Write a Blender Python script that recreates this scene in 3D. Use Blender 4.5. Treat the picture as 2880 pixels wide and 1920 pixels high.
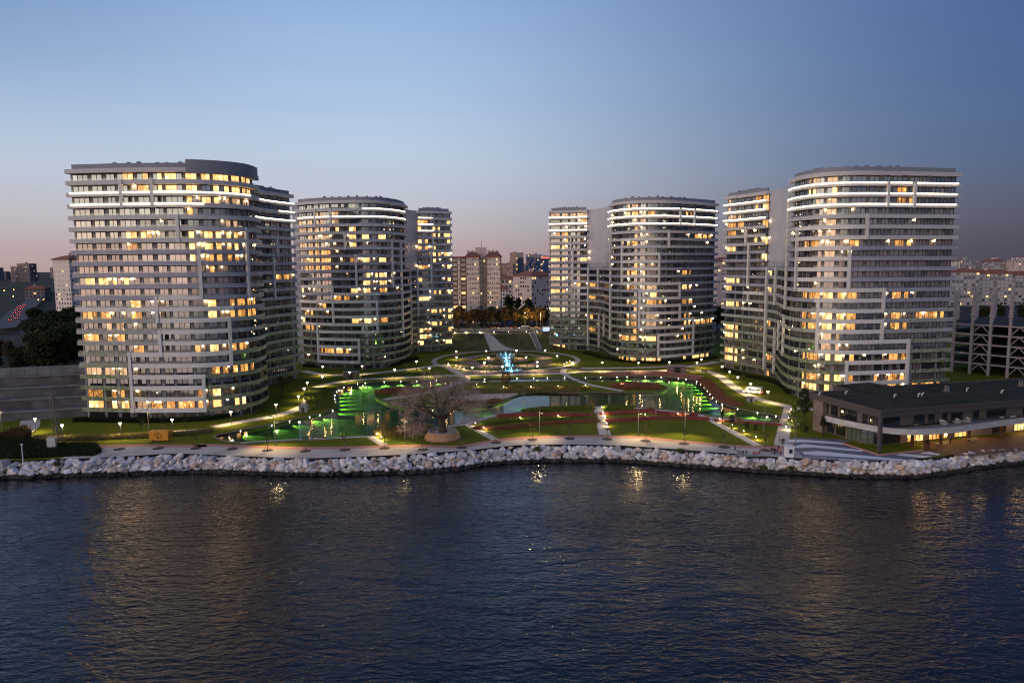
import bpy, bmesh, math, random
from mathutils import Vector, Matrix, noise
from mathutils.geometry import tessellate_polygon

random.seed(7)
SC = bpy.context.scene
COL = SC.collection
for _o in list(bpy.data.objects):
    bpy.data.objects.remove(_o, do_unlink=True)

# ------------------------------------------------------------------ camera
FPX = 1960.0                      # focal length in pixels of the 2880 px wide photograph
CAM_H = 45.5
TILT = math.atan(213 / FPX)
ROLL = 0.0075
_c, _s = math.cos(TILT), math.sin(TILT)
FW = Vector((0, _c, -_s))
_r0, _u0 = Vector((1, 0, 0)), Vector((0, _s, _c))
RT = _r0 * math.cos(ROLL) - _u0 * math.sin(ROLL)
UP = _u0 * math.cos(ROLL) + _r0 * math.sin(ROLL)
cam_data = bpy.data.cameras.new('camera')
cam_data.sensor_width = 36.0
cam_data.lens = FPX / 2880 * 36.0
cam_data.clip_start = 1.0
cam_data.clip_end = 20000.0
cam = bpy.data.objects.new('camera', cam_data)
COL.objects.link(cam)
_m = Matrix((RT, UP, -FW)).transposed().to_4x4()
_m.translation = Vector((0, 0, CAM_H))
cam.matrix_world = _m
SC.camera = cam

# ------------------------------------------------------------------ world: dusk sky, sun just set behind the camera to the left
SUN_DIR = Vector((-0.80, -0.60, 0.0)).normalized()      # horizontal direction of the sunset
world = bpy.data.worlds.new('World')
SC.world = world
world.use_nodes = True
wt = world.node_tree
wt.nodes.clear()


def wn(kind, **kw):
    n = wt.nodes.new(kind)
    for k, v in kw.items():
        setattr(n, k, v)
    return n


def wl(a, b):
    wt.links.new(a, b)


def lin(r, g, b, k=1.0):
    f = lambda c: (c / 255 / 12.92 if c / 255 <= 0.04045 else ((c / 255 + 0.055) / 1.055) ** 2.4) * k
    return (f(r), f(g), f(b), 1.0)


def w_ramp(stops, fac):
    n = wn('ShaderNodeValToRGB')
    el = n.color_ramp.elements
    while len(el) < len(stops):
        el.new(0.5)
    for e, (p, c) in zip(el, stops):
        e.position = p
        e.color = c
    n.color_ramp.interpolation = 'B_SPLINE' if len(stops) > 2 else 'LINEAR'
    wl(fac, n.inputs[0])
    return n.outputs[0]


tc = wn('ShaderNodeTexCoord')
sep = wn('ShaderNodeSeparateXYZ')
wl(tc.outputs['Generated'], sep.inputs[0])
elev = wn('ShaderNodeClamp')
wl(sep.outputs['Z'], elev.inputs[0])
bright = w_ramp([(0.0, lin(178, 152, 150)), (0.05, lin(184, 174, 180)), (0.12, lin(188, 199, 215)), (0.22, lin(168, 192, 222)),
                 (0.36, lin(136, 168, 210)), (0.6, lin(90, 124, 178)), (1.0, lin(60, 90, 146))], elev.outputs[0])
dark = w_ramp([(0.0, lin(66, 66, 82)), (0.05, lin(72, 76, 98)), (0.12, lin(68, 86, 124)), (0.22, lin(60, 84, 130)),
               (0.36, lin(56, 80, 130)), (0.6, lin(60, 86, 136)), (1.0, lin(60, 90, 146))], elev.outputs[0])
# side factor: the sky is brighter on the side of the sunset
vec = wn('ShaderNodeVectorMath', operation='DOT_PRODUCT')
wl(tc.outputs['Generated'], vec.inputs[0])
vec.inputs[1].default_value = (-0.94, -0.34, 0.0)
mr = wn('ShaderNodeMapRange', interpolation_type='SMOOTHSTEP')
mr.inputs['From Min'].default_value = -0.90
mr.inputs['From Max'].default_value = -0.16
wl(vec.outputs['Value'], mr.inputs['Value'])
mix = wn('ShaderNodeMixRGB')
wl(mr.outputs[0], mix.inputs[0])
wl(dark, mix.inputs[1])
wl(bright, mix.inputs[2])
lx = wn('ShaderNodeMapRange', interpolation_type='SMOOTHSTEP')
lx.inputs['From Min'].default_value = -0.2
lx.inputs['From Max'].default_value = -0.75
wl(sep.outputs['X'], lx.inputs['Value'])
lz = wn('ShaderNodeMapRange', interpolation_type='SMOOTHSTEP')
lz.inputs['From Min'].default_value = 0.08
lz.inputs['From Max'].default_value = 0.40
wl(sep.outputs['Z'], lz.inputs['Value'])
lm = wn('ShaderNodeMath', operation='MULTIPLY')
wl(lx.outputs[0], lm.inputs[0])
wl(lz.outputs[0], lm.inputs[1])
deep = wn('ShaderNodeMixRGB')
wl(lm.outputs[0], deep.inputs[0])
wl(mix.outputs[0], deep.inputs[1])
deep.inputs[2].default_value = lin(92, 122, 166)
# afterglow low over the place where the sun went down
dsun = wn('ShaderNodeVectorMath', operation='DOT_PRODUCT')
wl(tc.outputs['Generated'], dsun.inputs[0])
dsun.inputs[1].default_value = SUN_DIR
gl = wn('ShaderNodeMapRange', interpolation_type='SMOOTHSTEP')
gl.inputs['From Min'].default_value = 0.25
gl.inputs['From Max'].default_value = 1.0
wl(dsun.outputs['Value'], gl.inputs['Value'])
glow_e = w_ramp([(0.0, (1.3, 0.50, 0.28, 1)), (0.06, (2.1, 0.95, 0.50, 1)), (0.14, (2.3, 1.25, 0.72, 1)), (0.3, (1.0, 0.68, 0.52, 1)),
                 (0.5, (0.25, 0.24, 0.27, 1)), (0.8, (0.0, 0.0, 0.0, 1))], elev.outputs[0])
gmul = wn('ShaderNodeMixRGB', blend_type='MULTIPLY')
gmul.inputs[0].default_value = 1.0
wl(glow_e, gmul.inputs[1])
wl(gl.outputs[0], gmul.inputs[2])
add = wn('ShaderNodeMixRGB', blend_type='ADD')
add.inputs[0].default_value = 1.0
wl(deep.outputs[0], add.inputs[1])
wl(gmul.outputs[0], add.inputs[2])
SUN_EL = math.radians(1.0)
sky = wn('ShaderNodeTexSky', sky_type='NISHITA', sun_disc=False)
sky.sun_elevation = SUN_EL
sky.sun_rotation = math.atan2(SUN_DIR.x, SUN_DIR.y)
sky.ozone_density = 3.0
bg_sky = wn('ShaderNodeBackground')
bg_sky.inputs[1].default_value = 0.05
wl(sky.outputs[0], bg_sky.inputs[0])
bg = wn('ShaderNodeBackground')
bg.inputs[1].default_value = 1.04
wl(add.outputs[0], bg.inputs[0])
# faint uneven haze streaks
cmap = wn('ShaderNodeMapping')
cmap.inputs['Scale'].default_value = (1.6, 1.6, 22.0)
wl(tc.outputs['Generated'], cmap.inputs[0])
cnz = wn('ShaderNodeTexNoise')
cnz.inputs['Scale'].default_value = 1.7
cnz.inputs['Detail'].default_value = 4.0
wl(cmap.outputs[0], cnz.inputs['Vector'])
cmr = wn('ShaderNodeMapRange')
cmr.inputs['From Min'].default_value = 0.3
cmr.inputs['From Max'].default_value = 0.7
cmr.inputs['To Min'].default_value = 0.985
cmr.inputs['To Max'].default_value = 1.012
wl(cnz.outputs['Fac'], cmr.inputs['Value'])
cmul = wn('ShaderNodeMixRGB', blend_type='MULTIPLY')
cmul.inputs[0].default_value = 1.0
wl(add.outputs[0], cmul.inputs[1])
wl(cmr.outputs[0], cmul.inputs[2])
wl(cmul.outputs[0], bg.inputs[0])
sadd = wn('ShaderNodeAddShader')
wl(bg_sky.outputs[0], sadd.inputs[0])
wl(bg.outputs[0], sadd.inputs[1])
out = wn('ShaderNodeOutputWorld')
wl(sadd.outputs[0], out.inputs[0])

# the last soft light from the sunset
sun_data = bpy.data.lights.new('sun', 'SUN')
sun_data.energy = 1.5
sun_data.angle = math.radians(80)
sun_data.color = (1.0, 0.72, 0.58)
sun = bpy.data.objects.new('sun', sun_data)
COL.objects.link(sun)
sun.rotation_euler = (-(SUN_DIR + Vector((0, 0, 0.16)))).to_track_quat('-Z', 'Y').to_euler()
sun.location = (0, 0, 300)

SC.view_settings.view_transform = 'Standard'
SC.view_settings.look = 'None'
SC.view_settings.exposure = 0.0
SC.view_settings.gamma = 1.0
SC.view_settings.use_curve_mapping = False
SC.render.engine = 'CYCLES'
SC.cycles.use_denoising = True
SC.cycles.filter_width = 1.15
SC.cycles.max_bounces = 5
SC.cycles.diffuse_bounces = 2
SC.cycles.glossy_bounces = 3
SC.cycles.transmission_bounces = 4
SC.cycles.transparent_max_bounces = 8
SC.cycles.sample_clamp_indirect = 4.0
SC.cycles.caustics_reflective = False
SC.cycles.caustics_refractive = False


# ------------------------------------------------------------------ pixel <-> place
def ray(x, y):
    return FW + RT * ((x - 1440) / FPX) + UP * ((960 - y) / FPX)


def PX(x, y, z=0.0):
    d = ray(x, y)
    t = (z - CAM_H) / d.z
    return Vector((d.x * t, d.y * t, z))


def PD(x, y, depth):
    d = ray(x, y)
    t = depth / d.y
    return Vector((d.x * t, depth, CAM_H + d.z * t))


def proj(p):
    v = Vector(p) - Vector((0, 0, CAM_H))
    w = v.dot(FW)
    return 1440 + v.dot(RT) / w * FPX, 960 - v.dot(UP) / w * FPX, w


def zoomed(ox, oy, k=0.30612):
    return lambda x, y, z=0.0: PX(ox + x * k, oy + y * k, z)


A = zoomed(0, 1040)
B = zoomed(560, 1000)
C = zoomed(1080, 920)
D = zoomed(1600, 980)
E = zoomed(2160, 1040)


# ------------------------------------------------------------------ materials
def new_mat(name):
    m = bpy.data.materials.new(name)
    m.use_nodes = True
    nt = m.node_tree
    return m, nt, nt.nodes['Principled BSDF']


def mat(name, col, rough=0.7, var=0.0, scale=1.0, metal=0.0, spec=0.3, bump=0.0, col2=None, stretch=None):
    m, nt, p = new_mat(name)
    c = tuple(col) + (1.0,)
    p.inputs['Base Color'].default_value = c
    p.inputs['Roughness'].default_value = rough
    p.inputs['Metallic'].default_value = metal
    p.inputs['Specular IOR Level'].default_value = spec
    if var or bump or col2:
        geo = nt.nodes.new('ShaderNodeNewGeometry')
        mp = nt.nodes.new('ShaderNodeMapping')
        mp.inputs['Scale'].default_value = stretch or (1, 1, 1)
        nt.links.new(geo.outputs['Position'], mp.inputs[0])
        nz = nt.nodes.new('ShaderNodeTexNoise')
        nz.inputs['Scale'].default_value = scale
        nz.inputs['Detail'].default_value = 5
        nt.links.new(mp.outputs[0], nz.inputs['Vector'])
        rp = nt.nodes.new('ShaderNodeValToRGB')
        a = tuple(x * (1 - var) for x in col) + (1,)
        b = (tuple(col2) if col2 else tuple(x * (1 + var) for x in col)) + (1,)
        rp.color_ramp.elements[0].position = 0.35
        rp.color_ramp.elements[1].position = 0.65
        rp.color_ramp.elements[0].color = a
        rp.color_ramp.elements[1].color = b
        nt.links.new(nz.outputs['Fac'], rp.inputs[0])
        nt.links.new(rp.outputs[0], p.inputs['Base Color'])
        if bump:
            bp = nt.nodes.new('ShaderNodeBump')
            bp.inputs['Strength'].default_value = 1.0
            bp.inputs['Distance'].default_value = bump
            nt.links.new(nz.outputs['Fac'], bp.inputs['Height'])
            nt.links.new(bp.outputs[0], p.inputs['Normal'])
    return m


def emit(name, col, strength, sample=True):
    m, nt, p = new_mat(name)
    p.inputs['Base Color'].default_value = (0, 0, 0, 1)
    p.inputs['Emission Color'].default_value = tuple(col) + (1,)
    p.inputs['Emission Strength'].default_value = strength
    if not sample:
        m.cycles.emission_sampling = 'NONE'
    return m


def lit_pane(name, c_lo, c_hi, strength, lamp=22.0):
    """a lit room behind curtains and glass, or a sunset reflection painted as glow: brightness differs from pane to pane and in soft folds"""
    m, nt, p = new_mat(name)
    n, l = nt.nodes, nt.links
    geo = n.new('ShaderNodeNewGeometry')
    oi = n.new('ShaderNodeObjectInfo')
    ad = n.new('ShaderNodeMath')
    ad.operation = 'ADD'
    l.new(geo.outputs['Random Per Island'], ad.inputs[0])
    l.new(oi.outputs['Random'], ad.inputs[1])
    fr = n.new('ShaderNodeMath')
    fr.operation = 'FRACT'
    l.new(ad.outputs[0], fr.inputs[0])
    nz = n.new('ShaderNodeTexNoise')
    nz.inputs['Scale'].default_value = 1.7
    nz.inputs['Detail'].default_value = 3
    cmap_ = n.new('ShaderNodeMapping')
    cmap_.inputs['Scale'].default_value = (1.0, 1.0, 0.55)
    l.new(geo.outputs['Position'], cmap_.inputs[0])
    l.new(cmap_.outputs[0], nz.inputs['Vector'])
    mx = n.new('ShaderNodeMath')
    mx.operation = 'MULTIPLY_ADD'
    l.new(nz.outputs['Fac'], mx.inputs[0])
    mx.inputs[1].default_value = 1.5
    fs = n.new('ShaderNodeMath')
    fs.operation = 'MULTIPLY_ADD'
    l.new(fr.outputs[0], fs.inputs[0])
    fs.inputs[1].default_value = 0.75
    fs.inputs[2].default_value = -0.45
    l.new(fs.outputs[0], mx.inputs[2])
    rp = n.new('ShaderNodeValToRGB')
    rp.color_ramp.elements[0].position = 0.2
    rp.color_ramp.elements[1].position = 0.95
    rp.color_ramp.elements[0].color = tuple(c_lo) + (1,)
    rp.color_ramp.elements[1].position = 1.0
    rp.color_ramp.elements[1].color = tuple(c_hi) + (1,)
    l.new(mx.outputs[0], rp.inputs[0])
    p.inputs['Base Color'].default_value = (0.03, 0.03, 0.03, 1)
    p.inputs['Roughness'].default_value = 0.08
    # random bright cells on the panes as room lamps, added for sea glints
    ce = n.new('ShaderNodeMapping')
    ce.inputs['Scale'].default_value = (2.1, 2.1, 2.1)
    l.new(geo.outputs['Position'], ce.inputs[0])
    fl = n.new('ShaderNodeVectorMath')
    fl.operation = 'FLOOR'
    l.new(ce.outputs[0], fl.inputs[0])
    wz = n.new('ShaderNodeTexWhiteNoise')
    l.new(fl.outputs[0], wz.inputs['Vector'])
    gt = n.new('ShaderNodeMapRange')
    gt.inputs['From Min'].default_value = 0.955
    gt.inputs['From Max'].default_value = 0.99
    gt.inputs['To Min'].default_value = 1.0
    gt.inputs['To Max'].default_value = lamp
    l.new(wz.outputs['Value'], gt.inputs[0])
    sv = n.new('ShaderNodeVectorMath')
    sv.operation = 'SCALE'
    l.new(rp.outputs[0], sv.inputs[0])
    l.new(gt.outputs[0], sv.inputs['Scale'])
    l.new(sv.outputs[0], p.inputs['Emission Color'])
    p.inputs['Emission Strength'].default_value = strength
    m.cycles.emission_sampling = 'NONE'
    return m


def dark_glass(name, col, refl, col2=None):
    m, nt, p = new_mat(name)
    n, l = nt.nodes, nt.links
    nt.nodes.remove(p)
    o = n['Material Output']
    d = n.new('ShaderNodeBsdfDiffuse')
    d.inputs[0].default_value = tuple(col) + (1,)
    if col2:
        oi = n.new('ShaderNodeObjectInfo')
        ge = n.new('ShaderNodeNewGeometry')
        ad = n.new('ShaderNodeMath')
        ad.operation = 'ADD'
        l.new(ge.outputs['Random Per Island'], ad.inputs[0])
        l.new(oi.outputs['Random'], ad.inputs[1])
        fr = n.new('ShaderNodeMath')
        fr.operation = 'FRACT'
        l.new(ad.outputs[0], fr.inputs[0])
        mr_ = n.new('ShaderNodeMixRGB')
        mr_.inputs[1].default_value = tuple(col) + (1,)
        mr_.inputs[2].default_value = tuple(col2) + (1,)
        l.new(fr.outputs[0], mr_.inputs[0])
        l.new(mr_.outputs[0], d.inputs[0])
    g = n.new('ShaderNodeBsdfGlossy')
    g.inputs['Roughness'].default_value = 0.04
    g.inputs['Color'].default_value = (0.9, 0.92, 1.0, 1)
    lw = n.new('ShaderNodeLayerWeight')
    lw.inputs[0].default_value = 0.35
    mp = n.new('ShaderNodeMapRange')
    mp.inputs['To Min'].default_value = refl
    mp.inputs['To Max'].default_value = min(1, refl + 0.55)
    l.new(lw.outputs['Fresnel'], mp.inputs[0])
    mx = n.new('ShaderNodeMixShader')
    l.new(mp.outputs[0], mx.inputs[0])
    l.new(d.outputs[0], mx.inputs[1])
    l.new(g.outputs[0], mx.inputs[2])
    l.new(mx.outputs[0], o.inputs[0])
    return m


def clear_glass(name, refl, tint=(0.85, 0.9, 0.92)):
    m, nt, p = new_mat(name)
    n, l = nt.nodes, nt.links
    nt.nodes.remove(p)
    o = n['Material Output']
    t = n.new('ShaderNodeBsdfTransparent')
    t.inputs[0].default_value = tuple(tint) + (1,)
    g = n.new('ShaderNodeBsdfGlossy')
    g.inputs['Roughness'].default_value = 0.03
    mx = n.new('ShaderNodeMixShader')
    mx.inputs[0].default_value = refl
    l.new(t.outputs[0], mx.inputs[1])
    l.new(g.outputs[0], mx.inputs[2])
    l.new(mx.outputs[0], o.inputs[0])
    return m


def mosaic(name, cols, size=0.9):
    """small glazed tiles in a random mix of colours, laid on the balcony bands"""
    m, nt, p = new_mat(name)
    n, l = nt.nodes, nt.links
    geo = n.new('ShaderNodeNewGeometry')
    mp = n.new('ShaderNodeMapping')
    mp.inputs['Scale'].default_value = (1 / size, 1 / size, 1.6 / size)
    l.new(geo.outputs['Position'], mp.inputs[0])
    fl = n.new('ShaderNodeVectorMath')
    fl.operation = 'FLOOR'
    l.new(mp.outputs[0], fl.inputs[0])
    wnz = n.new('ShaderNodeTexWhiteNoise')
    wnz.noise_dimensions = '3D'
    l.new(fl.outputs[0], wnz.inputs['Vector'])
    rp = n.new('ShaderNodeValToRGB')
    rp.color_ramp.interpolation = 'CONSTANT'
    el = rp.color_ramp.elements
    while len(el) < len(cols):
        el.new(0.5)
    for i, (e, c) in enumerate(zip(el, cols)):
        e.position = i / len(cols)
        e.color = tuple(c) + (1,)
    l.new(wnz.outputs['Value'], rp.inputs[0])
    l.new(rp.outputs[0], p.inputs['Base Color'])
    p.inputs['Roughness'].default_value = 0.45
    return m


M = {}
M['frame_white'] = mat('frame_white', (0.60, 0.57, 0.555), 0.5, 0.05, 0.4)
M['fin_white'] = mat('fin_white', (0.57, 0.545, 0.54), 0.5, 0.05, 0.4)
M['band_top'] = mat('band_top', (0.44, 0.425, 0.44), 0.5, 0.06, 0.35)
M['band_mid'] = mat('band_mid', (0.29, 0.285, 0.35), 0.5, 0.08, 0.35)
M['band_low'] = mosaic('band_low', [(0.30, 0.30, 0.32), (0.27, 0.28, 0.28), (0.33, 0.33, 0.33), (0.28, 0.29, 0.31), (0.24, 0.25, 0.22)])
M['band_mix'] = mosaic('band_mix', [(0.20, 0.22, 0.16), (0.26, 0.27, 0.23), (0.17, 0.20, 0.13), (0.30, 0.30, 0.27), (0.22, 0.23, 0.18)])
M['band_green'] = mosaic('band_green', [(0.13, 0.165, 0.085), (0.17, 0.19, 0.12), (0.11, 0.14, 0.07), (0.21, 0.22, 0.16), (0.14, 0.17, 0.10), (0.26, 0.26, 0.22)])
M['roof_dark'] = mat('roof_dark', (0.19, 0.195, 0.235), 0.6, 0.06, 0.3)
M['core'] = mat('core', (0.24, 0.24, 0.27), 0.6, 0.08, 0.3)
M['link_wall'] = mat('link_wall', (0.40, 0.40, 0.46), 0.6, 0.05, 0.3)
M['mullion'] = mat('mullion', (0.03, 0.03, 0.035), 0.4)
M['glass_dark'] = dark_glass('glass_dark', (0.030, 0.030, 0.036), 0.25)
M['glass_blue'] = dark_glass('glass_blue', (0.02, 0.025, 0.045), 0.14)
M['glass_curtain'] = dark_glass('glass_curtain', (0.10, 0.085, 0.08), 0.18, (0.23, 0.19, 0.175))
M['lit_yellow'] = lit_pane('lit_yellow', (0.80, 0.38, 0.095), (2.9, 1.42, 0.50), 1.0, 5.0)
M['lit_orange'] = lit_pane('lit_orange', (0.24, 0.095, 0.02), (1.5, 0.64, 0.16), 1.0, 7.0)
M['lit_or_painted_sunset'] = lit_pane('lit_or_painted_sunset', (0.34, 0.19, 0.10), (0.95, 0.55, 0.30), 1.0, 5.0)  # dim rooms, plus panes with the sunset's reflection painted as glow
M['rail_glass'] = clear_glass('rail_glass', 0.06)
M['led'] = emit('led', (1.0, 0.82, 0.54), 9.0)
M['down'] = emit('down', (1.0, 0.62, 0.24), 110.0)


# ------------------------------------------------------------------ mesh helpers
class MB:
    def __init__(self):
        self.v, self.f, self.m = [], [], []

    def quad(self, a, b, c, d, mi=0):
        i = len(self.v)
        self.v += [tuple(a), tuple(b), tuple(c), tuple(d)]
        self.f.append((i, i + 1, i + 2, i + 3))
        self.m.append(mi)

    def tri(self, a, b, c, mi=0):
        i = len(self.v)
        self.v += [tuple(a), tuple(b), tuple(c)]
        self.f.append((i, i + 1, i + 2))
        self.m.append(mi)

    def box(self, c, s, rz=0.0, mi=0, taper=1.0):
        """c = centre of the base, s = sizes"""
        cs, sn = math.cos(rz), math.sin(rz)
        i = len(self.v)
        for z, k in ((0, 1.0), (s[2], taper)):
            for sx, sy in ((-1, -1), (1, -1), (1, 1), (-1, 1)):
                x, y = sx * s[0] / 2 * k, sy * s[1] / 2 * k
                self.v.append((c[0] + x * cs - y * sn, c[1] + x * sn + y * cs, c[2] + z))
        for q in ((3, 2, 1, 0), (4, 5, 6, 7), (0, 1, 5, 4), (1, 2, 6, 5), (2, 3, 7, 6), (3, 0, 4, 7)):
            self.f.append(tuple(i + k for k in q))
            self.m.append(mi)
        return self

    def bar(self, p, q, w, h, mi=0):
        """rectangular bar from p to q"""
        p, q = Vector(p), Vector(q)
        d = (q - p).normalized()
        up = Vector((0, 0, 1)) if abs(d.z) < 0.95 else Vector((0, 1, 0))
        a = d.cross(up).normalized() * w / 2
        b = a.cross(d).normalized() * h / 2
        i = len(self.v)
        for e in (p, q):
            for s1, s2 in ((-1, -1), (1, -1), (1, 1), (-1, 1)):
                self.v.append(tuple(e + a * s1 + b * s2))
        for k in ((3, 2, 1, 0), (4, 5, 6, 7), (0, 1, 5, 4), (1, 2, 6, 5), (2, 3, 7, 6), (3, 0, 4, 7)):
            self.f.append(tuple(i + j for j in k))
            self.m.append(mi)
        return self

    def tube(self, p, q, r0, r1=None, n=6, mi=0, cap=True):
        p, q = Vector(p), Vector(q)
        r1 = r0 if r1 is None else r1
        d = (q - p).normalized()
        up = Vector((0, 0, 1)) if abs(d.z) < 0.9 else Vector((1, 0, 0))
        a = d.cross(up).normalized()
        b = a.cross(d)
        i = len(self.v)
        for e, r in ((p, r0), (q, r1)):
            for k in range(n):
                t = 2 * math.pi * k / n
                self.v.append(tuple(e + a * math.cos(t) * r + b * math.sin(t) * r))
        for k in range(n):
            j = (k + 1) % n
            self.f.append((i + k, i + j, i + n + j, i + n + k))
            self.m.append(mi)
        if cap:
            self.f.append(tuple(i + n + k for k in range(n)))
            self.m.append(mi)
            self.f.append(tuple(i + n - 1 - k for k in range(n)))
            self.m.append(mi)
        return self

    def lathe(self, prof, n=20, c=(0, 0, 0), mi=0):
        i = len(self.v)
        for r, z in prof:
            for k in range(n):
                t = 2 * math.pi * k / n
                self.v.append((c[0] + r * math.cos(t), c[1] + r * math.sin(t), c[2] + z))
        for j in range(len(prof) - 1):
            for k in range(n):
                q = (k + 1) % n
                self.f.append((i + j * n + k, i + j * n + q, i + (j + 1) * n + q, i + (j + 1) * n + k))
                self.m.append(mi)
        return self

    def prism(self, poly, z0, z1, mi=0, top=None, bottom=True):
        """upright prism over a plan polygon"""
        n = len(poly)
        i = len(self.v)
        for z in (z0, z1):
            for p in poly:
                self.v.append((p[0], p[1], z))
        for k in range(n):
            j = (k + 1) % n
            self.f.append((i + k, i + j, i + n + j, i + n + k))
            self.m.append(mi)
        tri = tessellate_polygon([[Vector((p[0], p[1], 0)) for p in poly]])
        for t in tri:
            self.f.append(tuple(i + n + k for k in t))
            self.m.append(mi if top is None else top)
            if bottom:
                self.f.append(tuple(i + k for k in reversed(t)))
                self.m.append(mi)
        return self

    def sheet(self, poly, z, mi=0, holes=()):
        loops = [[Vector((p[0], p[1], 0)) for p in poly]] + [[Vector((p[0], p[1], 0)) for p in h] for h in holes]
        i = len(self.v)
        for lp in loops:
            for p in lp:
                self.v.append((p.x, p.y, z))
        for t in tessellate_polygon(loops):
            a, b, c = (Vector(self.v[i + k]) for k in t)
            if (b - a).cross(c - a).z < 0:
                t = tuple(reversed(t))
            self.f.append(tuple(i + k for k in t))
            self.m.append(mi)
        return self

    def build(self, name, mats, parent=None, smooth=False):
        me = bpy.data.meshes.new(name)
        v = self.v
        if parent is not None:
            o = ORG.get(parent.name, (0, 0, 0))
            if o != (0, 0, 0):
                v = [(x - o[0], y - o[1], z - o[2]) for x, y, z in v]
        me.from_pydata(v, [], self.f)
        mats = mats if isinstance(mats, (list, tuple)) else [mats]
        for mm in mats:
            me.materials.append(M[mm] if isinstance(mm, str) else mm)
        if len(mats) > 1:
            me.polygons.foreach_set('material_index', self.m)
        if smooth:
            me.polygons.foreach_set('use_smooth', [True] * len(self.f))
        me.update()
        return add_obj(name, me, parent)


ORG = {}


def add_obj(name, me, parent=None):
    o = bpy.data.objects.new(name, me)
    COL.objects.link(o)
    if parent is not None:
        o.parent = parent
        ORG[o.name] = ORG.get(parent.name, (0, 0, 0))
    return o


def tag(o, label=None, cat=None, group=None, kind=None):
    if label:
        o['label'] = label
    if cat:
        o['category'] = cat
    if group:
        o['group'] = group
    if kind:
        o['kind'] = kind
    return o


def thing(name, label, cat, loc=(0, 0, 0), group=None, rz=0.0, world=True):
    """an Empty at the thing's base; with world=True its parts are given in world coordinates"""
    e = bpy.data.objects.new(name, None)
    e.empty_display_size = 0.5
    COL.objects.link(e)
    e.location = loc
    e.rotation_euler = (0, 0, rz)
    ORG[e.name] = tuple(loc) if world else (0, 0, 0)
    return tag(e, label, cat, group)


def copy_tree(o, parent=None):
    c = o.copy()
    COL.objects.link(c)
    c.parent = parent
    for ch in o.children:
        if ch.type != 'LIGHT':
            copy_tree(ch, c)
    return c


def catmull(pts, step=1.5, closed=False):
    pts = [Vector((p[0], p[1])) for p in pts]
    n = len(pts)
    res, idx = [], []
    rng = n if closed else n - 1
    for i in range(rng):
        if closed:
            p0, p1, p2, p3 = pts[i - 1], pts[i], pts[(i + 1) % n], pts[(i + 2) % n]
        else:
            p1, p2 = pts[i], pts[i + 1]
            p0 = pts[i - 1] if i else p1 * 2 - p2
            p3 = pts[i + 2] if i + 2 < n else p2 * 2 - p1
        k = max(2, int((p2 - p1).length / step))
        idx.append(len(res))
        for j in range(k):
            t = j / k
            res.append(0.5 * ((2 * p1) + (p2 - p0) * t + (2 * p0 - 5 * p1 + 4 * p2 - p3) * t * t + (3 * p1 - p0 - 3 * p2 + p3) * t ** 3))
    if not closed:
        idx.append(len(res))
        res.append(pts[-1])
    return res, idx


ORD = ['first', 'second', 'third', 'fourth', 'fifth', 'sixth', 'seventh', 'eighth', 'ninth', 'tenth', 'eleventh', 'twelfth',
       'thirteenth', 'fourteenth', 'fifteenth', 'sixteenth', 'seventeenth', 'eighteenth', 'nineteenth', 'twentieth']


def nth(i):
    if i < 20:
        return ORD[i]
    tens = {2: 'twenty', 3: 'thirty', 4: 'forty', 5: 'fifty'}[(i + 1) // 10]
    r = (i + 1) % 10
    return tens + ('-' + ORD[r - 1] if r else 'th')



# ================================================================== SETTING
def grass_mat():
    m, nt, p = new_mat('lawn_grass')
    n, l = nt.nodes, nt.links
    geo = n.new('ShaderNodeNewGeometry')
    a = n.new('ShaderNodeTexNoise')
    a.inputs['Scale'].default_value = 0.06
    a.inputs['Detail'].default_value = 6
    l.new(geo.outputs['Position'], a.inputs['Vector'])
    b = n.new('ShaderNodeTexNoise')
    b.inputs['Scale'].default_value = 2.2
    b.inputs['Detail'].default_value = 6
    l.new(geo.outputs['Position'], b.inputs['Vector'])
    r1 = n.new('ShaderNodeValToRGB')
    r1.color_ramp.elements[0].position = 0.38
    r1.color_ramp.elements[1].position = 0.68
    r1.color_ramp.elements[0].color = (0.090, 0.118, 0.006, 1)
    r1.color_ramp.elements[1].color = (0.165, 0.155, 0.012, 1)
    l.new(a.outputs['Fac'], r1.inputs[0])
    r2 = n.new('ShaderNodeMapRange')
    r2.inputs['To Min'].default_value = 0.55
    r2.inputs['To Max'].default_value = 1.35
    l.new(b.outputs['Fac'], r2.inputs[0])
    mx = n.new('ShaderNodeMixRGB')
    mx.blend_type = 'MULTIPLY'
    mx.inputs[0].default_value = 1
    l.new(r1.outputs[0], mx.inputs[1])
    l.new(r2.outputs[0], mx.inputs[2])
    l.new(mx.outputs[0], p.inputs['Base Color'])
    p.inputs['Roughness'].default_value = 0.95
    p.inputs['Specular IOR Level'].default_value = 0.1
    bp = n.new('ShaderNodeBump')
    bp.inputs['Distance'].default_value = 0.15
    l.new(b.outputs['Fac'], bp.inputs['Height'])
    l.new(bp.outputs[0], p.inputs['Normal'])
    return m


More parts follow.
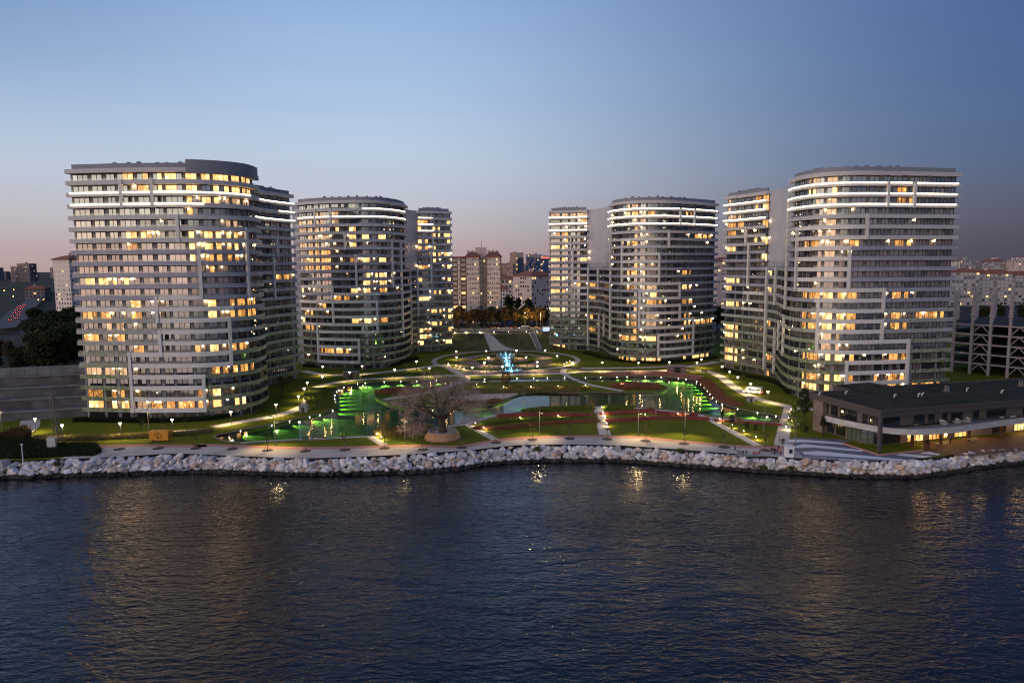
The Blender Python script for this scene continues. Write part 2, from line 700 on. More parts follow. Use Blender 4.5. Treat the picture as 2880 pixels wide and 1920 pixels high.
def sea_mat():
    m, nt, p = new_mat('sea_water')
    n, l = nt.nodes, nt.links
    p.inputs['Base Color'].default_value = (0.002, 0.004, 0.009, 1)
    p.inputs['Roughness'].default_value = 0.035
    p.inputs['IOR'].default_value = 1.38
    geo = n.new('ShaderNodeNewGeometry')
    last = None
    for sc, st, dist, rot in ((0.085, (1.0, 2.6, 1), 0.42, 0.18), (0.5, (1.0, 2.2, 1), 0.27, -0.10), (1.5, (1.0, 1.8, 1), 0.030, 0.2)):
        mp = n.new('ShaderNodeMapping')
        mp.inputs['Scale'].default_value = st
        mp.inputs['Rotation'].default_value = (0, 0, rot)
        l.new(geo.outputs['Position'], mp.inputs[0])
        nz = n.new('ShaderNodeTexNoise')
        nz.inputs['Scale'].default_value = sc
        nz.inputs['Detail'].default_value = 3
        nz.inputs['Distortion'].default_value = 0.4
        l.new(mp.outputs[0], nz.inputs['Vector'])
        b = n.new('ShaderNodeBump')
        b.inputs['Strength'].default_value = 1.0
        b.inputs['Distance'].default_value = dist
        l.new(nz.outputs['Fac'], b.inputs['Height'])
        if sc > 0.2:
            wpn = n.new('ShaderNodeTexNoise')
            wpn.inputs['Scale'].default_value = 0.014
            wpn.inputs['Detail'].default_value = 3
            wmp = n.new('ShaderNodeMapping')
            wmp.inputs['Scale'].default_value = (1, 2.2, 1)
            wmp.inputs['Rotation'].default_value = (0, 0, 0.25)
            l.new(geo.outputs['Position'], wmp.inputs[0])
            l.new(wmp.outputs[0], wpn.inputs['Vector'])
            wmr = n.new('ShaderNodeMapRange')
            wmr.inputs['From Min'].default_value = 0.35
            wmr.inputs['From Max'].default_value = 0.65
            wmr.inputs['To Min'].default_value = 0.55 * dist
            wmr.inputs['To Max'].default_value = 1.35 * dist
            l.new(wpn.outputs['Fac'], wmr.inputs[0])
            l.new(wmr.outputs[0], b.inputs['Distance'])
        if last:
            l.new(last.outputs[0], b.inputs['Normal'])
        last = b
    l.new(last.outputs[0], p.inputs['Normal'])
    return m


def pond_mat():
    m, nt, p = new_mat('pond_water')
    n, l = nt.nodes, nt.links
    n.remove(p)
    o = n['Material Output']
    geo = n.new('ShaderNodeNewGeometry')
    mp = n.new('ShaderNodeMapping')
    mp.inputs['Scale'].default_value = (1, 1.8, 1)
    l.new(geo.outputs['Position'], mp.inputs[0])
    nz = n.new('ShaderNodeTexNoise')
    nz.inputs['Scale'].default_value = 0.9
    nz.inputs['Detail'].default_value = 2
    l.new(mp.outputs[0], nz.inputs['Vector'])
    b = n.new('ShaderNodeBump')
    b.inputs['Strength'].default_value = 1.0
    b.inputs['Distance'].default_value = 0.012
    l.new(nz.outputs['Fac'], b.inputs['Height'])
    t = n.new('ShaderNodeBsdfTransparent')
    t.inputs[0].default_value = (0.50, 0.80, 0.60, 1)
    g = n.new('ShaderNodeBsdfGlossy')
    g.inputs['Roughness'].default_value = 0.02
    l.new(b.outputs[0], g.inputs['Normal'])
    fr = n.new('ShaderNodeFresnel')
    fr.inputs[0].default_value = 1.45
    l.new(b.outputs[0], fr.inputs['Normal'])
    mx = n.new('ShaderNodeMixShader')
    l.new(fr.outputs[0], mx.inputs[0])
    l.new(t.outputs[0], mx.inputs[1])
    l.new(g.outputs[0], mx.inputs[2])
    l.new(mx.outputs[0], o.inputs[0])
    return m


M['grass'] = grass_mat()
M['sea'] = sea_mat()
M['pond'] = pond_mat()
M['pond_bed'] = mat('pond_bed', (0.09, 0.20, 0.055), 0.9, 0.25, 0.25)
M['pond_edge'] = mat('pond_edge', (0.16, 0.13, 0.11), 0.8, 0.15, 0.8)
M['soil'] = mat('soil', (0.075, 0.055, 0.04), 0.95, 0.3, 0.3)
M['bank'] = mat('bank', (0.10, 0.075, 0.035), 0.95, 0.35, 0.22, col2=(0.12, 0.115, 0.035))
M['terrain'] = mat('terrain', (0.016, 0.016, 0.012), 0.95, 0.3, 0.01)
M['asphalt'] = mat('asphalt', (0.055, 0.055, 0.058), 0.8, 0.2, 0.5)
M['path'] = mat('path', (0.54, 0.47, 0.39), 0.8, 0.12, 0.7)
M['prom'] = mat('prom', (0.46, 0.40, 0.35), 0.75, 0.14, 0.16)
M['brick_red'] = mat('brick_red', (0.44, 0.21, 0.165), 0.8, 0.12, 0.9)
M['mauve'] = mat('mauve', (0.20, 0.13, 0.12), 0.8, 0.15, 0.4)
M['sand'] = mat('sand', (0.52, 0.39, 0.28), 0.9, 0.15, 0.6)
M['deck_red'] = mat('deck_red', (0.27, 0.10, 0.06), 0.7, 0.15, 0.6, stretch=(0.2, 3, 1))
M['white_paint'] = mat('white_paint', (0.66, 0.66, 0.68), 0.6, 0.06, 0.5)
M['grey_paint'] = mat('grey_paint', (0.15, 0.145, 0.16), 0.7, 0.1, 0.5)
M['mid_grey'] = mat('mid_grey', (0.25, 0.24, 0.25), 0.8, 0.1, 0.4)
M['concrete'] = mat('concrete', (0.30, 0.29, 0.29), 0.85, 0.15, 0.3)
M['dark_bush'] = mat('dark_bush', (0.018, 0.026, 0.010), 0.95)

K = 1.2245
TOP = [PX(x * K, y * K, 0) for x, y in ((-420, 1064), (-200, 1062), (0, 1058), (240, 1050), (400, 1042), (550, 1047), (700, 1052), (900, 1045), (1060, 1035),
       (1200, 1022), (1400, 1022), (1600, 1035), (1800, 1050), (2000, 1055), (2150, 1050), (2230, 1035), (2352, 1028), (2560, 1018), (2800, 1008))]
WAT = [PX(x * K, y * K, -3.5) for x, y in ((-420, 1112), (-200, 1108), (0, 1102), (200, 1095), (470, 1088), (700, 1092), (950, 1089), (1060, 1079), (1160, 1065), (1400, 1062),
       (1600, 1075), (1800, 1087), (2050, 1100), (2200, 1085), (2352, 1064), (2560, 1040), (2800, 1020))]


def resample(pts, step):
    p, _ = catmull(pts, step)
    return p


TOPS = resample(TOP, 2.0)
WATS = resample(WAT, 2.0)

# --- sea
mb = MB()
mb.quad((-6000, -700, -3.5), (6000, -700, -3.5), (6000, 400, -3.5), (-6000, 400, -3.5))
tag(mb.build('sea', 'sea'), kind='structure')

# --- pond outline (the outer shore) and island
POND = [B(140, 742), B(300, 700), B(450, 668), B(660, 632), B(900, 578), B(1100, 538), B(1215, 500), B(1236, 440), B(1240, 345), B(1320, 285),
        B(1450, 253), B(1700, 235), B(2000, 228), C(480, 482), C(780, 474), C(1080, 466), C(1500, 460), C(1660, 458), D(150, 262), D(440, 256), D(700, 254),
        D(850, 258), D(1080, 276), D(1185, 300), D(1270, 370), D(1345, 460), D(1420, 508), D(1560, 548), D(1740, 585), D(1915, 615), D(1895, 662),
        D(1500, 640), D(1200, 600), D(1000, 562), D(640, 536), D(400, 526), C(2000, 722), C(1750, 730), C(1500, 735), C(1390, 745), C(1250, 778), C(1080, 806),
        C(900, 848), C(750, 880), C(560, 908), C(400, 925), B(2050, 690), B(1750, 728), B(1560, 736), B(1400, 742), B(1100, 762), B(800, 782), B(500, 798), B(280, 792)]
ISLE = [B(1618, 370), B(1690, 305), B(1850, 285), B(2000, 290), C(420, 552), C(560, 530), C(780, 512), C(1000, 508), C(1250, 500), C(1500, 497), C(1650, 495),
        D(150, 298), D(500, 300), D(640, 312), D(800, 322), D(905, 352), D(850, 392), D(700, 398), D(480, 402), D(200, 402), C(1800, 606), C(1500, 597), C(1340, 600),
        C(1200, 632), C(1080, 690), C(950, 722), C(780, 737), C(600, 732), C(300, 712), C(100, 692), B(1900, 470), B(1720, 425)]
PONDC, _ = catmull(POND, 3.0, True)
ISLEC, _ = catmull(ISLE, 3.0, True)

GX = 560.0
outer = [Vector((-GX, TOPS[0].y)), ] + list(TOPS) + [Vector((GX, TOPS[-1].y)), Vector((GX, 480)), Vector((-GX, 480))]
mb = MB()
mb.sheet(outer, 0.0, 0, holes=[PONDC])
ground = tag(mb.build('ground', 'grass'), kind='structure')
mb = MB()
mb.sheet(ISLEC, -0.02)
tag(mb.build('lawn', 'grass'), kind='structure')
mb = MB()
mb.sheet(PONDC, -1.25)
tag(mb.build('pond_floor', 'pond_bed'), kind='structure')
mb = MB()
for loop in (PONDC, ISLEC):
    for i in range(len(loop)):
        a, b = loop[i], loop[(i + 1) % len(loop)]
        mb.quad((a.x, a.y, 0.0), (b.x, b.y, 0.0), (b.x, b.y, -1.3), (a.x, a.y, -1.3))
tag(mb.build('pond_bank', 'pond_edge'), kind='structure')
mb = MB()
mb.sheet(PONDC, -0.30, holes=[ISLEC])
tag(mb.build('pond_water', 'pond'), kind='structure')

# stone rim round the pond
mb = MB()
for loop in (PONDC, ISLEC):
    n = len(loop)
    nrm = []
    for i in range(n):
        d = (loop[(i + 1) % n] - loop[i - 1]).normalized()
        nrm.append(Vector((d.y, -d.x)))
    for i in range(n):
        j = (i + 1) % n
        w = 0.32
        a, b, na, nb = loop[i], loop[j], nrm[i], nrm[j]
        p = [a - na * w, a + na * w, b + nb * w, b - nb * w]
        for z0, z1, q in ((0.1, 0.1, (0, 1, 2, 3)),):
            mb.quad(*[(p[k].x, p[k].y, 0.1) for k in q])
        for k0, k1 in ((0, 3), (2, 1)):
            mb.quad((p[k0].x, p[k0].y, -0.1), (p[k1].x, p[k1].y, -0.1), (p[k1].x, p[k1].y, 0.1), (p[k0].x, p[k0].y, 0.1))
tag(mb.build('pond_rim', 'pond_edge'), kind='structure')

# --- slope under the rocks
mb = MB()
n = 90
for i in range(n):
    a0, a1 = TOPS[int(i / n * (len(TOPS) - 1))], TOPS[int((i + 1) / n * (len(TOPS) - 1))]
    x0, x1 = a0.x, a1.x

    def wy(x):
        for p, q in zip(WATS, WATS[1:]):
            if p.x <= x <= q.x:
                t = (x - p.x) / (q.x - p.x)
                return p.y + (q.y - p.y) * t
        return WATS[0].y if x < WATS[0].x else WATS[-1].y
    mb.quad((x0, wy(x0) - 0.6, -4.6), (x1, wy(x1) - 0.6, -4.6), (x1, a1.y + 0.3, -0.25), (x0, a0.y + 0.3, -0.25))
tag(mb.build('shore_slope', mat('wet_rubble', (0.035, 0.032, 0.03), 0.7, 0.3, 0.6)), kind='structure')

# --- plateau behind the estate with its bank
EDGE = [(-560, 226, 12), (-190, 230, 12), (-134, 234, 12), (-126, 300, 11), (-112, 395, 9), (-60, 402, 8), (-42, 388, 8), (-10, 385, 8), (28, 388, 8), (48, 402, 8), (120, 404, 8), (560, 404, 8)]
FOOT = [(-560, 224, 0), (-190, 228, 0), (-131, 231, 0), (-118, 299, 0), (-104, 388, 0), (-58, 390, 0), (-40, 375, 0), (-10, 372, 0), (30, 375, 0), (50, 390, 0), (120, 392, 0), (560, 392, 0)]
mb = MB()
poly = [Vector((p[0], p[1])) for p in EDGE]
far = [Vector((6000, 420)), Vector((6000, 9000)), Vector((-6000, 9000)), Vector((-6000, 226))]
i0 = len(mb.v)
mb.sheet(poly + far, 8.0)
for k, p in enumerate(EDGE):
    x, y, _ = mb.v[i0 + k]
    mb.v[i0 + k] = (x, y, p[2])
tag(mb.build('terrain', 'terrain'), kind='structure')
mb = MB()
for a, b, p, q in zip(EDGE, EDGE[1:], FOOT, FOOT[1:]):
    mb.quad(p, q, b, a)
tag(mb.build('bank', 'bank'), kind='structure')


def strip(name, pts, w, z, m, smooth=True, step=1.5, kind='structure', taper=None):
    """a paved path of width w along a plan polyline"""
    c = catmull(pts, step)[0] if smooth else [Vector((p[0], p[1])) for p in pts]
    mb = MB()
    L, Rr = [], []
    for i in range(len(c)):
        d = (c[min(i + 1, len(c) - 1)] - c[max(i - 1, 0)]).normalized()
        nn = Vector((d.y, -d.x)) * w / 2
        L.append(c[i] - nn)
        Rr.append(c[i] + nn)
    for i in range(len(c) - 1):
        mb.quad((L[i].x, L[i].y, z), (Rr[i].x, Rr[i].y, z), (Rr[i + 1].x, Rr[i + 1].y, z), (L[i + 1].x, L[i + 1].y, z))
    return tag(mb.build(name, m), kind=kind)


# --- promenade
LAWN = [A(890, 690), A(1400, 683), A(1900, 688), B(0, 810), B(300, 815), B(600, 827), B(1000, 837), B(1600, 826), B(1900, 816), B(2200, 822), C(700, 1086), C(850, 1062), C(1020, 1032), C(1300, 1005),
        C(1800, 990), C(2200, 996), D(650, 806), D(1100, 848), D(1500, 882), D(1760, 895), D(1960, 892), E(170, 655)]
LAWNS, _ = catmull(LAWN, 2.0)
sx0, sx1 = LAWNS[0].x, LAWNS[-1].x
low = [p for p in TOPS if sx0 - 2 < p.x < sx1 + 6]
mb = MB()
mb.sheet(list(LAWNS) + [Vector((p.x, p.y + 0.05)) for p in reversed(low)], 0.02)
tag(mb.build('promenade', 'prom'), kind='structure')
c = [Vector((p.x, p.y - 1.3)) for p in LAWNS]
strip('brick_border', c, 2.5, 0.032, 'brick_red', smooth=False)

# --- park paths
WP = 3.9
strip('path', [B(130, 655), B(400, 605), B(700, 553), B(900, 490), B(1000, 430), B(1030, 330), B(1150, 270), B(1400, 228), B(1700, 208), B(2100, 192), C(560, 447), C(770, 442), C(1000, 438), C(1640, 424),
               D(150, 212), D(700, 206), D(920, 200), D(1070, 198), D(1250, 206), D(1380, 250), D(1500, 340), D(1650, 430), D(1800, 480), D(2000, 528), D(2120, 548), D(2300, 562)], WP, 0.024, 'path')
strip('path', [B(965, 140), B(1080, 165), B(1220, 177), B(1460, 172), B(1800, 140), B(2150, 95), C(480, 350), C(610, 345)], 4.0, 0.028, 'path')
strip('path', [C(1640, 388), C(1800, 380), D(0, 182), D(500, 178), D(900, 166), D(1100, 164), D(1370, 120)], 4.0, 0.030, 'path')
strip('path', [C(570, 358), C(690, 425), C(755, 462), C(720, 500), C(560, 556), C(330, 615), C(0, 664)], 3.4, 0.040, 'path')
strip('path', [C(1655, 380), C(1650, 425), C(1750, 480), C(1900, 530), C(2190, 586)], 2.4, 0.044, 'path')
strip('path', [B(380, 800), B(800, 777), B(1560, 739)], 1.8, 0.026, 'path')
strip('path', [B(1570, 740), B(1700, 822)], 2.2, 0.036, 'path', smooth=False)
strip('path', [C(560, 912), C(780, 878), C(1000, 820), C(1300, 772), C(1400, 745)], 2.4, 0.027, 'path')
strip('path', [C(755, 888), C(1022, 1032)], 2.2, 0.037, 'path', smooth=False)
strip('path', [C(1965, 728), C(2032, 990)], 3.2, 0.029, 'path', smooth=False)
strip('path', [D(600, 545), D(1000, 582), D(1230, 624), D(1500, 652), D(1985, 692)], 2.0, 0.031, 'path')
strip('path', [D(1180, 602), D(1330, 670), D(1735, 892)], 2.4, 0.038, 'path', smooth=False)
strip('path', [D(2032, 532), D(1990, 690), D(1960, 830), D(1950, 892)], 3.4, 0.034, 'path')
strip('path', [A(110, 612), A(600, 622), A(1100, 602), A(1700, 556), A(1930, 545)], 1.4, 0.026, 'path')
strip('path', [A(190, 600), A(270, 520), A(300, 440), A(480, 345), A(790, 262)], 5.0, 0.030, 'prom')

# --- oval plaza with its ring walk, beds and radiating walks
PC = Vector((-3.0, 336.0))
PR = Vector((35.0, 37.0))


def oval(k, t, dy=0.0):
    return Vector((PC.x + PR.x * k * math.cos(t), PC.y + PR.y * k * math.sin(t) + dy))


mb = MB()
for i in range(96):
    t0, t1 = 2 * math.pi * i / 96, 2 * math.pi * (i + 1) / 96
    q = [oval(0.96, t0), oval(1.03, t0), oval(1.03, t1), oval(0.96, t1)]
    mb.quad(*[(p.x, p.y, 0.05) for p in q])
tag(mb.build('ring_walk', 'path'), kind='structure')
mb = MB()
for k0, k1, a0, a1 in ((0.50, 0.66, 0.15, 2.99), (0.50, 0.66, 3.3, 6.1), (0.18, 0.30, 0.0, 6.28), (0.74, 0.84, 3.75, 5.67), (0.80, 0.88, 0.5, 2.6)):
    for i in range(48):
        t0, t1 = a0 + (a1 - a0) * i / 48, a0 + (a1 - a0) * (i + 1) / 48
        q = [oval(k0, t0), oval(k1, t0), oval(k1, t1), oval(k0, t1)]
        mb.quad(*[(p.x, p.y, 0.045) for p in q])
tag(mb.build('plaza_paving', 'mauve'), kind='structure')
strip('plaza_walk', [oval(0.95, -1.9), oval(0.5, -2.4), oval(0.55, 2.9), oval(0.95, 2.6)], 2.4, 0.055, 'mauve')
strip('plaza_walk', [oval(0.95, -1.24), oval(0.5, -0.74), oval(0.55, 0.24), oval(0.95, 0.54)], 2.4, 0.056, 'mauve')
mb = MB()
mb.sheet([C(620, 408), C(1640, 392), C(1640, 416), C(770, 430), C(640, 425)], 0.016)
tag(mb.build('plaza_forecourt', 'mauve'), kind='structure')

# --- sand patch on the island and the red deck along the far shore
mb = MB()
mb.sheet(catmull([C(560, 650), C(780, 616), C(1000, 612), C(1230, 606), C(1130, 650), C(1010, 668), C(760, 668)], 2, True)[0], 0.004)
tag(mb.build('sand_beach', 'sand'), kind='structure')
DECK = thing('timber_deck', 'long red brown timber deck along the far bank of the lit pond', 'deck', tuple(D(800, 240)))
dk = [D(270, 240), D(500, 222), D(840, 216), D(1240, 262), D(1170, 296), D(1080, 272), D(850, 255), D(700, 250), D(440, 252)]
mb = MB()
mb.prism([(p.x, p.y) for p in dk], 0.02, 0.28)
mb.build('boards', 'deck_red', DECK)
mb = MB()
for p, q in zip(dk, dk[1:4]):
    mb.bar((p.x, p.y, 0.37), (q.x, q.y, 0.37), 0.3, 0.16)
mb.build('edge_beam', 'brick_red', DECK)

# --- striped plaza by the pavilion
strp = [E(150, 690), E(165, 655), E(230, 620), E(790, 640), E(1030, 790), E(1420, 742), E(1600, 778), E(1340, 818), E(900, 838), E(640, 828), E(330, 815), E(290, 760)]
mb = MB()
mb.sheet(strp, 0.022)
tag(mb.build('striped_plaza', 'grey_paint'), kind='structure')
for q in ([E(180, 640), E(330, 640), E(700, 668), E(690, 684), E(330, 662), E(175, 668)], [E(170, 715), E(330, 680), E(860, 735), E(880, 752), E(400, 712), E(200, 720)],
          [E(310, 752), E(460, 745), E(640, 762), E(1310, 828), E(1200, 836), E(700, 800), E(330, 775)],
          [E(1170, 782), E(1230, 768), E(1520, 795), E(1420, 808)], [E(1400, 765), E(1480, 748), E(1590, 776), E(1560, 784)],
          [E(650, 818), E(900, 828), E(900, 838), E(650, 828)]):
    mb = MB()
    mb.sheet(q, 0.030)
    tag(mb.build('white_stripe', 'white_paint'), kind='structure')
mb = MB()
mb.sheet([E(310, 790), E(420, 778), E(650, 815), E(640, 828), E(330, 815)], 0.027)
tag(mb.build('grey_patch', 'mid_grey'), kind='structure')
tri_l = [E(700, 672), E(1022, 778), E(1400, 738), E(1000, 640), E(800, 640)]
mb = MB()
mb.sheet(tri_l, 0.036)
tag(mb.build('lawn_wedge', 'grass'), kind='structure')
KERB = thing('brick_kerb', 'red brick kerb round the dark lawn wedge by the pavilion column', 'kerb', tuple(E(1022, 785)))
mb = MB()
for p, q in ((E(680, 674), E(1022, 785)), (E(1022, 785), E(1420, 740))):
    mb.bar((p.x, p.y, 0.14), (q.x, q.y, 0.14), 0.5, 0.26)
mb.build('brick_course', 'brick_red', KERB)
strip('terrace', [E(1420, 700), E(1700, 720), E(2000, 690), E(2400, 650), E(2800, 600)], 13.0, 0.026, mat('terrace_wood', (0.13, 0.07, 0.045), 0.7, 0.2, 0.5))

# ================================================================== APARTMENT TOWERS
ST = 3.35            # storey height
NF = 22              # storeys; band 22 is the roof band


class Path:
    def __init__(self, pts):
        self.p, self.idx = catmull(pts, 1.2)
        self.s = [0.0]
        for a, b in zip(self.p, self.p[1:]):
            self.s.append(self.s[-1] + (b - a).length)
        self.n = []
        for i in range(len(self.p)):
            d = (self.p[min(i + 1, len(self.p) - 1)] - self.p[max(i - 1, 0)]).normalized()
            self.n.append(Vector((d.y, -d.x)))
        self.L = self.s[-1]

    def s_ctrl(self, i):
        return self.s[min(self.idx[i], len(self.s) - 1)]

    def at(self, s, off=0.0):
        s = max(0.0, min(self.L, s))
        lo, hi = 0, len(self.s) - 1
        while hi - lo > 1:
            m = (lo + hi) // 2
            if self.s[m] <= s:
                lo = m
            else:
                hi = m
        t = (s - self.s[lo]) / max(1e-6, self.s[hi] - self.s[lo])
        p = self.p[lo].lerp(self.p[hi], t)
        n = self.n[lo].lerp(self.n[hi], t).normalized()
        return p + n * off, n

    def rng(self, s0, s1, off=0.0, step=1.3):
        k = max(1, int((s1 - s0) / step))
        return [self.at(s0 + (s1 - s0) * i / k, off)[0] for i in range(k + 1)]

    def s_px(self, x, z, s0, s1):
        """arc position inside [s0, s1] whose point at height z shows at pixel column x"""
        best, bs = 1e9, s0
        k = int((s1 - s0) / 0.4) + 2
        for i in range(k + 1):
            s = s0 + (s1 - s0) * i / k
            p, _ = self.at(s)
            d = abs(proj((p.x, p.y, z))[0] - x)
            if d < best - 0.05:
                best, bs = d, s
        return bs


def sweep(mb, path, s0, s1, prof, mi=0, step=1.3):
    """closed profile [(offset, z)] swept along the path and capped"""
    k = max(1, int((s1 - s0) / step))
    n = len(prof)
    i0 = len(mb.v)
    for i in range(k + 1):
        s = s0 + (s1 - s0) * i / k
        p, nn = path.at(s)
        for o, z in prof:
            q = p + nn * o
            mb.v.append((q.x, q.y, z))
    for i in range(k):
        for j in range(n):
            j2 = (j + 1) % n
            a, b = i0 + i * n, i0 + (i + 1) * n
            mb.f.append((a + j, b + j, b + j2, a + j2))
            mb.m.append(mi)
    mb.f.append(tuple(i0 + j for j in range(n)))
    mb.m.append(mi)
    mb.f.append(tuple(i0 + k * n + n - 1 - j for j in range(n)))
    mb.m.append(mi)


def zb(k):
    return ST * k - 0.62


def zt(k):
    return ST * k + 0.62


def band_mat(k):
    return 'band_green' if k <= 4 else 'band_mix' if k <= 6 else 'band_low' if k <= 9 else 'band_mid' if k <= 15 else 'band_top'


def tower(label, group, pts, segs, back, ox, k, fins, frames, leds, lit, dark_top=None, terrace=()):
    """segs: list of (name, first control point, last control point); ox, k: zoom origin and scale of the columns in fins/frames/lit"""
    P = Path(pts)
    mid = P.at(P.L / 2)[0]
    root = thing('apartment_tower', label, 'apartment tower', (mid.x, mid.y, 0), group)
    S = {nm: (P.s_ctrl(a), P.s_ctrl(b)) for nm, a, b in segs}
    px = lambda x: ox + x * k
    LINK_TOP = 13

    # the body behind the balconies
    mb = MB()
    front = P.rng(0, P.L, -2.2)
    mb.prism([(q.x, q.y) for q in front] + back, 0.0, ST * NF + 0.2)
    mb.build('wall', 'core', root)
    if 'link' in S:
        mb = MB()
        a, b = S['link']
        sweep(mb, P, a - 0.8, b + 0.8, [(-2.05, zt(LINK_TOP)), (-2.05, ST * NF + 0.8), (-2.4, ST * NF + 0.8), (-2.4, zt(LINK_TOP))])
        mb.build('end_wall', 'link_wall', root)

    # balcony bands
    for kk in range(1, NF + 1):
        runs = []
        if kk <= LINK_TOP or 'link' not in S:
            runs = [(0.0, P.L)]
        else:
            ext = {14: 5.0, 15: 5.0, 16: 3.0, 17: 3.0}.get(kk, 0.0)
            for nm in ('front', 'wing'):
                a, b = S[nm]
                if nm == 'front':
                    if S['link'][0] >= b - 0.1:
                        b += ext
                    else:
                        a -= ext
                runs.append((a, b))
        for a, b in runs:
            mb = MB()
            if kk == NF:
                prof = [(0, zb(kk)), (0, zt(kk)), (-2.6, zt(kk)), (-2.6, zb(kk))]
            else:
                prof = [(0, zb(kk)), (0, zt(kk)), (-0.22, zt(kk)), (-0.22, zb(kk) + 0.36), (-2.3, zb(kk) + 0.36), (-2.3, zb(kk))]
            sweep(mb, P, a, b, prof)
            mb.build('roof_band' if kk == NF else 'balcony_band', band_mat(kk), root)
            if kk < NF and kk >= 5:
                mb = MB()
                sweep(mb, P, a + 0.2, b - 0.2, [(-0.10, zt(kk) + 0.002), (-0.10, zt(kk) + 0.5), (-0.13, zt(kk) + 0.5), (-0.13, zt(kk) + 0.002)])
                mb.build('glass_rail', 'rail_glass', root)
    # set-back parapet of the plant roof
    for nm in ('front', 'wing'):
        if nm not in S:
            continue
        a, b = S[nm]
        mb = MB()
        sweep(mb, P, a + 1.2, b - 1.2, [(-1.4, zt(NF)), (-1.4, zt(NF) + 1.5), (-1.8, zt(NF) + 1.5), (-1.8, zt(NF))])
        mb.build('roof_parapet', 'roof_dark', root)
        # collectors and ducts on the roof
        rnd = random.Random(len(label) + ord(nm[0]))
        for q in range(9):
            s = a + (b - a) * (0.2 + 0.06 * q + rnd.uniform(0, 0.03))
            p, nn = P.at(s, -3.2)
            mb = MB().box((p.x, p.y, zt(NF) - 0.1), (1.3, 1.0, rnd.uniform(1.9, 2.4)), math.atan2(nn.y, nn.x), taper=0.8)
            mb.build('roof_duct', 'roof_dark', root)
    if dark_top:
        a = P.s_px(px(dark_top[0]), 74, *S['front'])
        b = P.s_px(px(dark_top[1]), 74, *S['front'])
        mb = MB()
        sweep(mb, P, a, S['front'][1] - 3, [(0.12, ST * NF - 1.0), (0.12, zt(NF) + 2.3), (-1.2, zt(NF) + 2.3), (-1.2, ST * NF - 1.0)])
        mb.build('roof_screen', 'roof_dark', root)

    def seg_of(x):
        # which segment owns this zoom column
        best, bd = 'front', 1e9
        for nm in ('front', 'wing'):
            if nm not in S:
                continue
            xs = [proj((*P.at(S[nm][0] + (S[nm][1] - S[nm][0]) * t / 10)[0], 40))[0] for t in range(11)]
            lo, hi = min(xs), max(xs)
            d = max(lo - px(x), px(x) - hi, 0)
            if d < bd:
                best, bd = nm, d
        return best

    # white frames and fins
    for x, kt, kb_ in fins:
        sg = seg_of(x)
        zm = ST * (kt + kb_) / 2
        a, b = S[sg]
        if 'link' in S and kt <= 14:
            a, b = 0.0, P.L
        # keep to the visible (camera facing) stretch
        s = P.s_px(px(x), zm, a, b)
        mb = MB()
        sweep(mb, P, max(0, s - 0.46), min(P.L, s + 0.46), [(0.34, zb(kb_) - 0.06), (0.34, zt(kt) + 0.06), (-0.5, zt(kt) + 0.06), (-0.5, zb(kb_) - 0.06)], step=0.5)
        mb.build('fin', 'fin_white', root)
    for kk, x0, x1 in frames:
        sg = seg_of((x0 + x1) / 2)
        s0, s1 = P.s_px(px(x0), ST * kk, *S[sg]), P.s_px(px(x1), ST * kk, *S[sg])
        if s1 < s0:
            s0, s1 = s1, s0
        mb = MB()
        sweep(mb, P, s0, s1, [(0.16, zb(kk) - 0.03), (0.16, zt(kk) + 0.03), (-0.26, zt(kk) + 0.03), (-0.26, zt(kk) - 0.3), (0.02, zt(kk) - 0.3), (0.02, zb(kk) - 0.03)])
        mb.build('frame_band', 'frame_white', root)
    # light strips along the upper bands
    for kk, x0, x1 in leds:
        sg = seg_of((x0 + x1) / 2)
        s0, s1 = P.s_px(px(x0), ST * kk, *S[sg]), P.s_px(px(x1), ST * kk, *S[sg])
        if s1 < s0:
            s0, s1 = s1, s0
        mb = MB()
        sweep(mb, P, s0, s1, [(0.05, zt(kk) - 0.34), (0.05, zt(kk) - 0.06), (0.20, zt(kk) - 0.06), (0.20, zt(kk) - 0.34)])
        mb.build('light_strip', 'led', root)

    # windows: panes between mullions, room by room
    rnd = random.Random(sum(map(ord, label)))
    pattern = ((5.0, 3, 1.1), (3.4, 2, 1.4), (2.6, 2, 0.9))
    wins = []
    litmap = {}
    for j, x0, x1, cl in lit:
        litmap.setdefault(j, []).append((px(x0) - 2, px(x1) + 2, cl))
    for nm, (a, b) in S.items():
        for j in range(NF):
            if nm == 'link' and j > LINK_TOP:
                continue
            z0 = (zb(j) + 0.38) if j else 0.25
            z1 = zb(j + 1) - 0.12
            s = a + 0.7
            q = 0
            while s < b - 2.0:
                w, npn, gap = pattern[q % 3]
                q += 1
                w = min(w, b - 0.4 - s)
                npn = max(1, round(w / 1.5))
                if q % 3 == 1 or rnd.random() < 0.25:
                    cur = rnd.choice(('glass_dark', 'glass_curtain', 'glass_curtain', 'glass_curtain', 'glass_blue'))
                panes = []
                for i in range(npn):
                    sa, sb = s + w * i / npn + 0.05, s + w * (i + 1) / npn - 0.05
                    pm, nn = P.at((sa + sb) / 2, -2.0)
                    X, Y, W_ = proj((pm.x, pm.y, (z0 + z1) / 2))
                    cl = cur if rnd.random() < 0.9 else rnd.choice(('glass_dark', 'glass_curtain'))
                    for x0, x1, c in litmap.get(j, ()):
                        if x0 <= X <= x1:
                            cl = {'Y': 'lit_yellow', 'O': 'lit_orange', 'W': 'lit_or_painted_sunset'}[c]
                    panes.append((sa, sb, cl))
                pm, nn = P.at(s + w / 2, -2.0)
                view = (Vector((0, 0)) - pm).normalized().dot(nn)
                size = w * max(0.0, view) / pm.length
                wins.append((size, nm, j, s, w, z0, z1, panes))
                s += w + gap
    wins.sort(key=lambda t: -t[0])
    names = ['glass_dark', 'glass_blue', 'glass_curtain', 'lit_yellow', 'lit_orange', 'lit_or_painted_sunset']
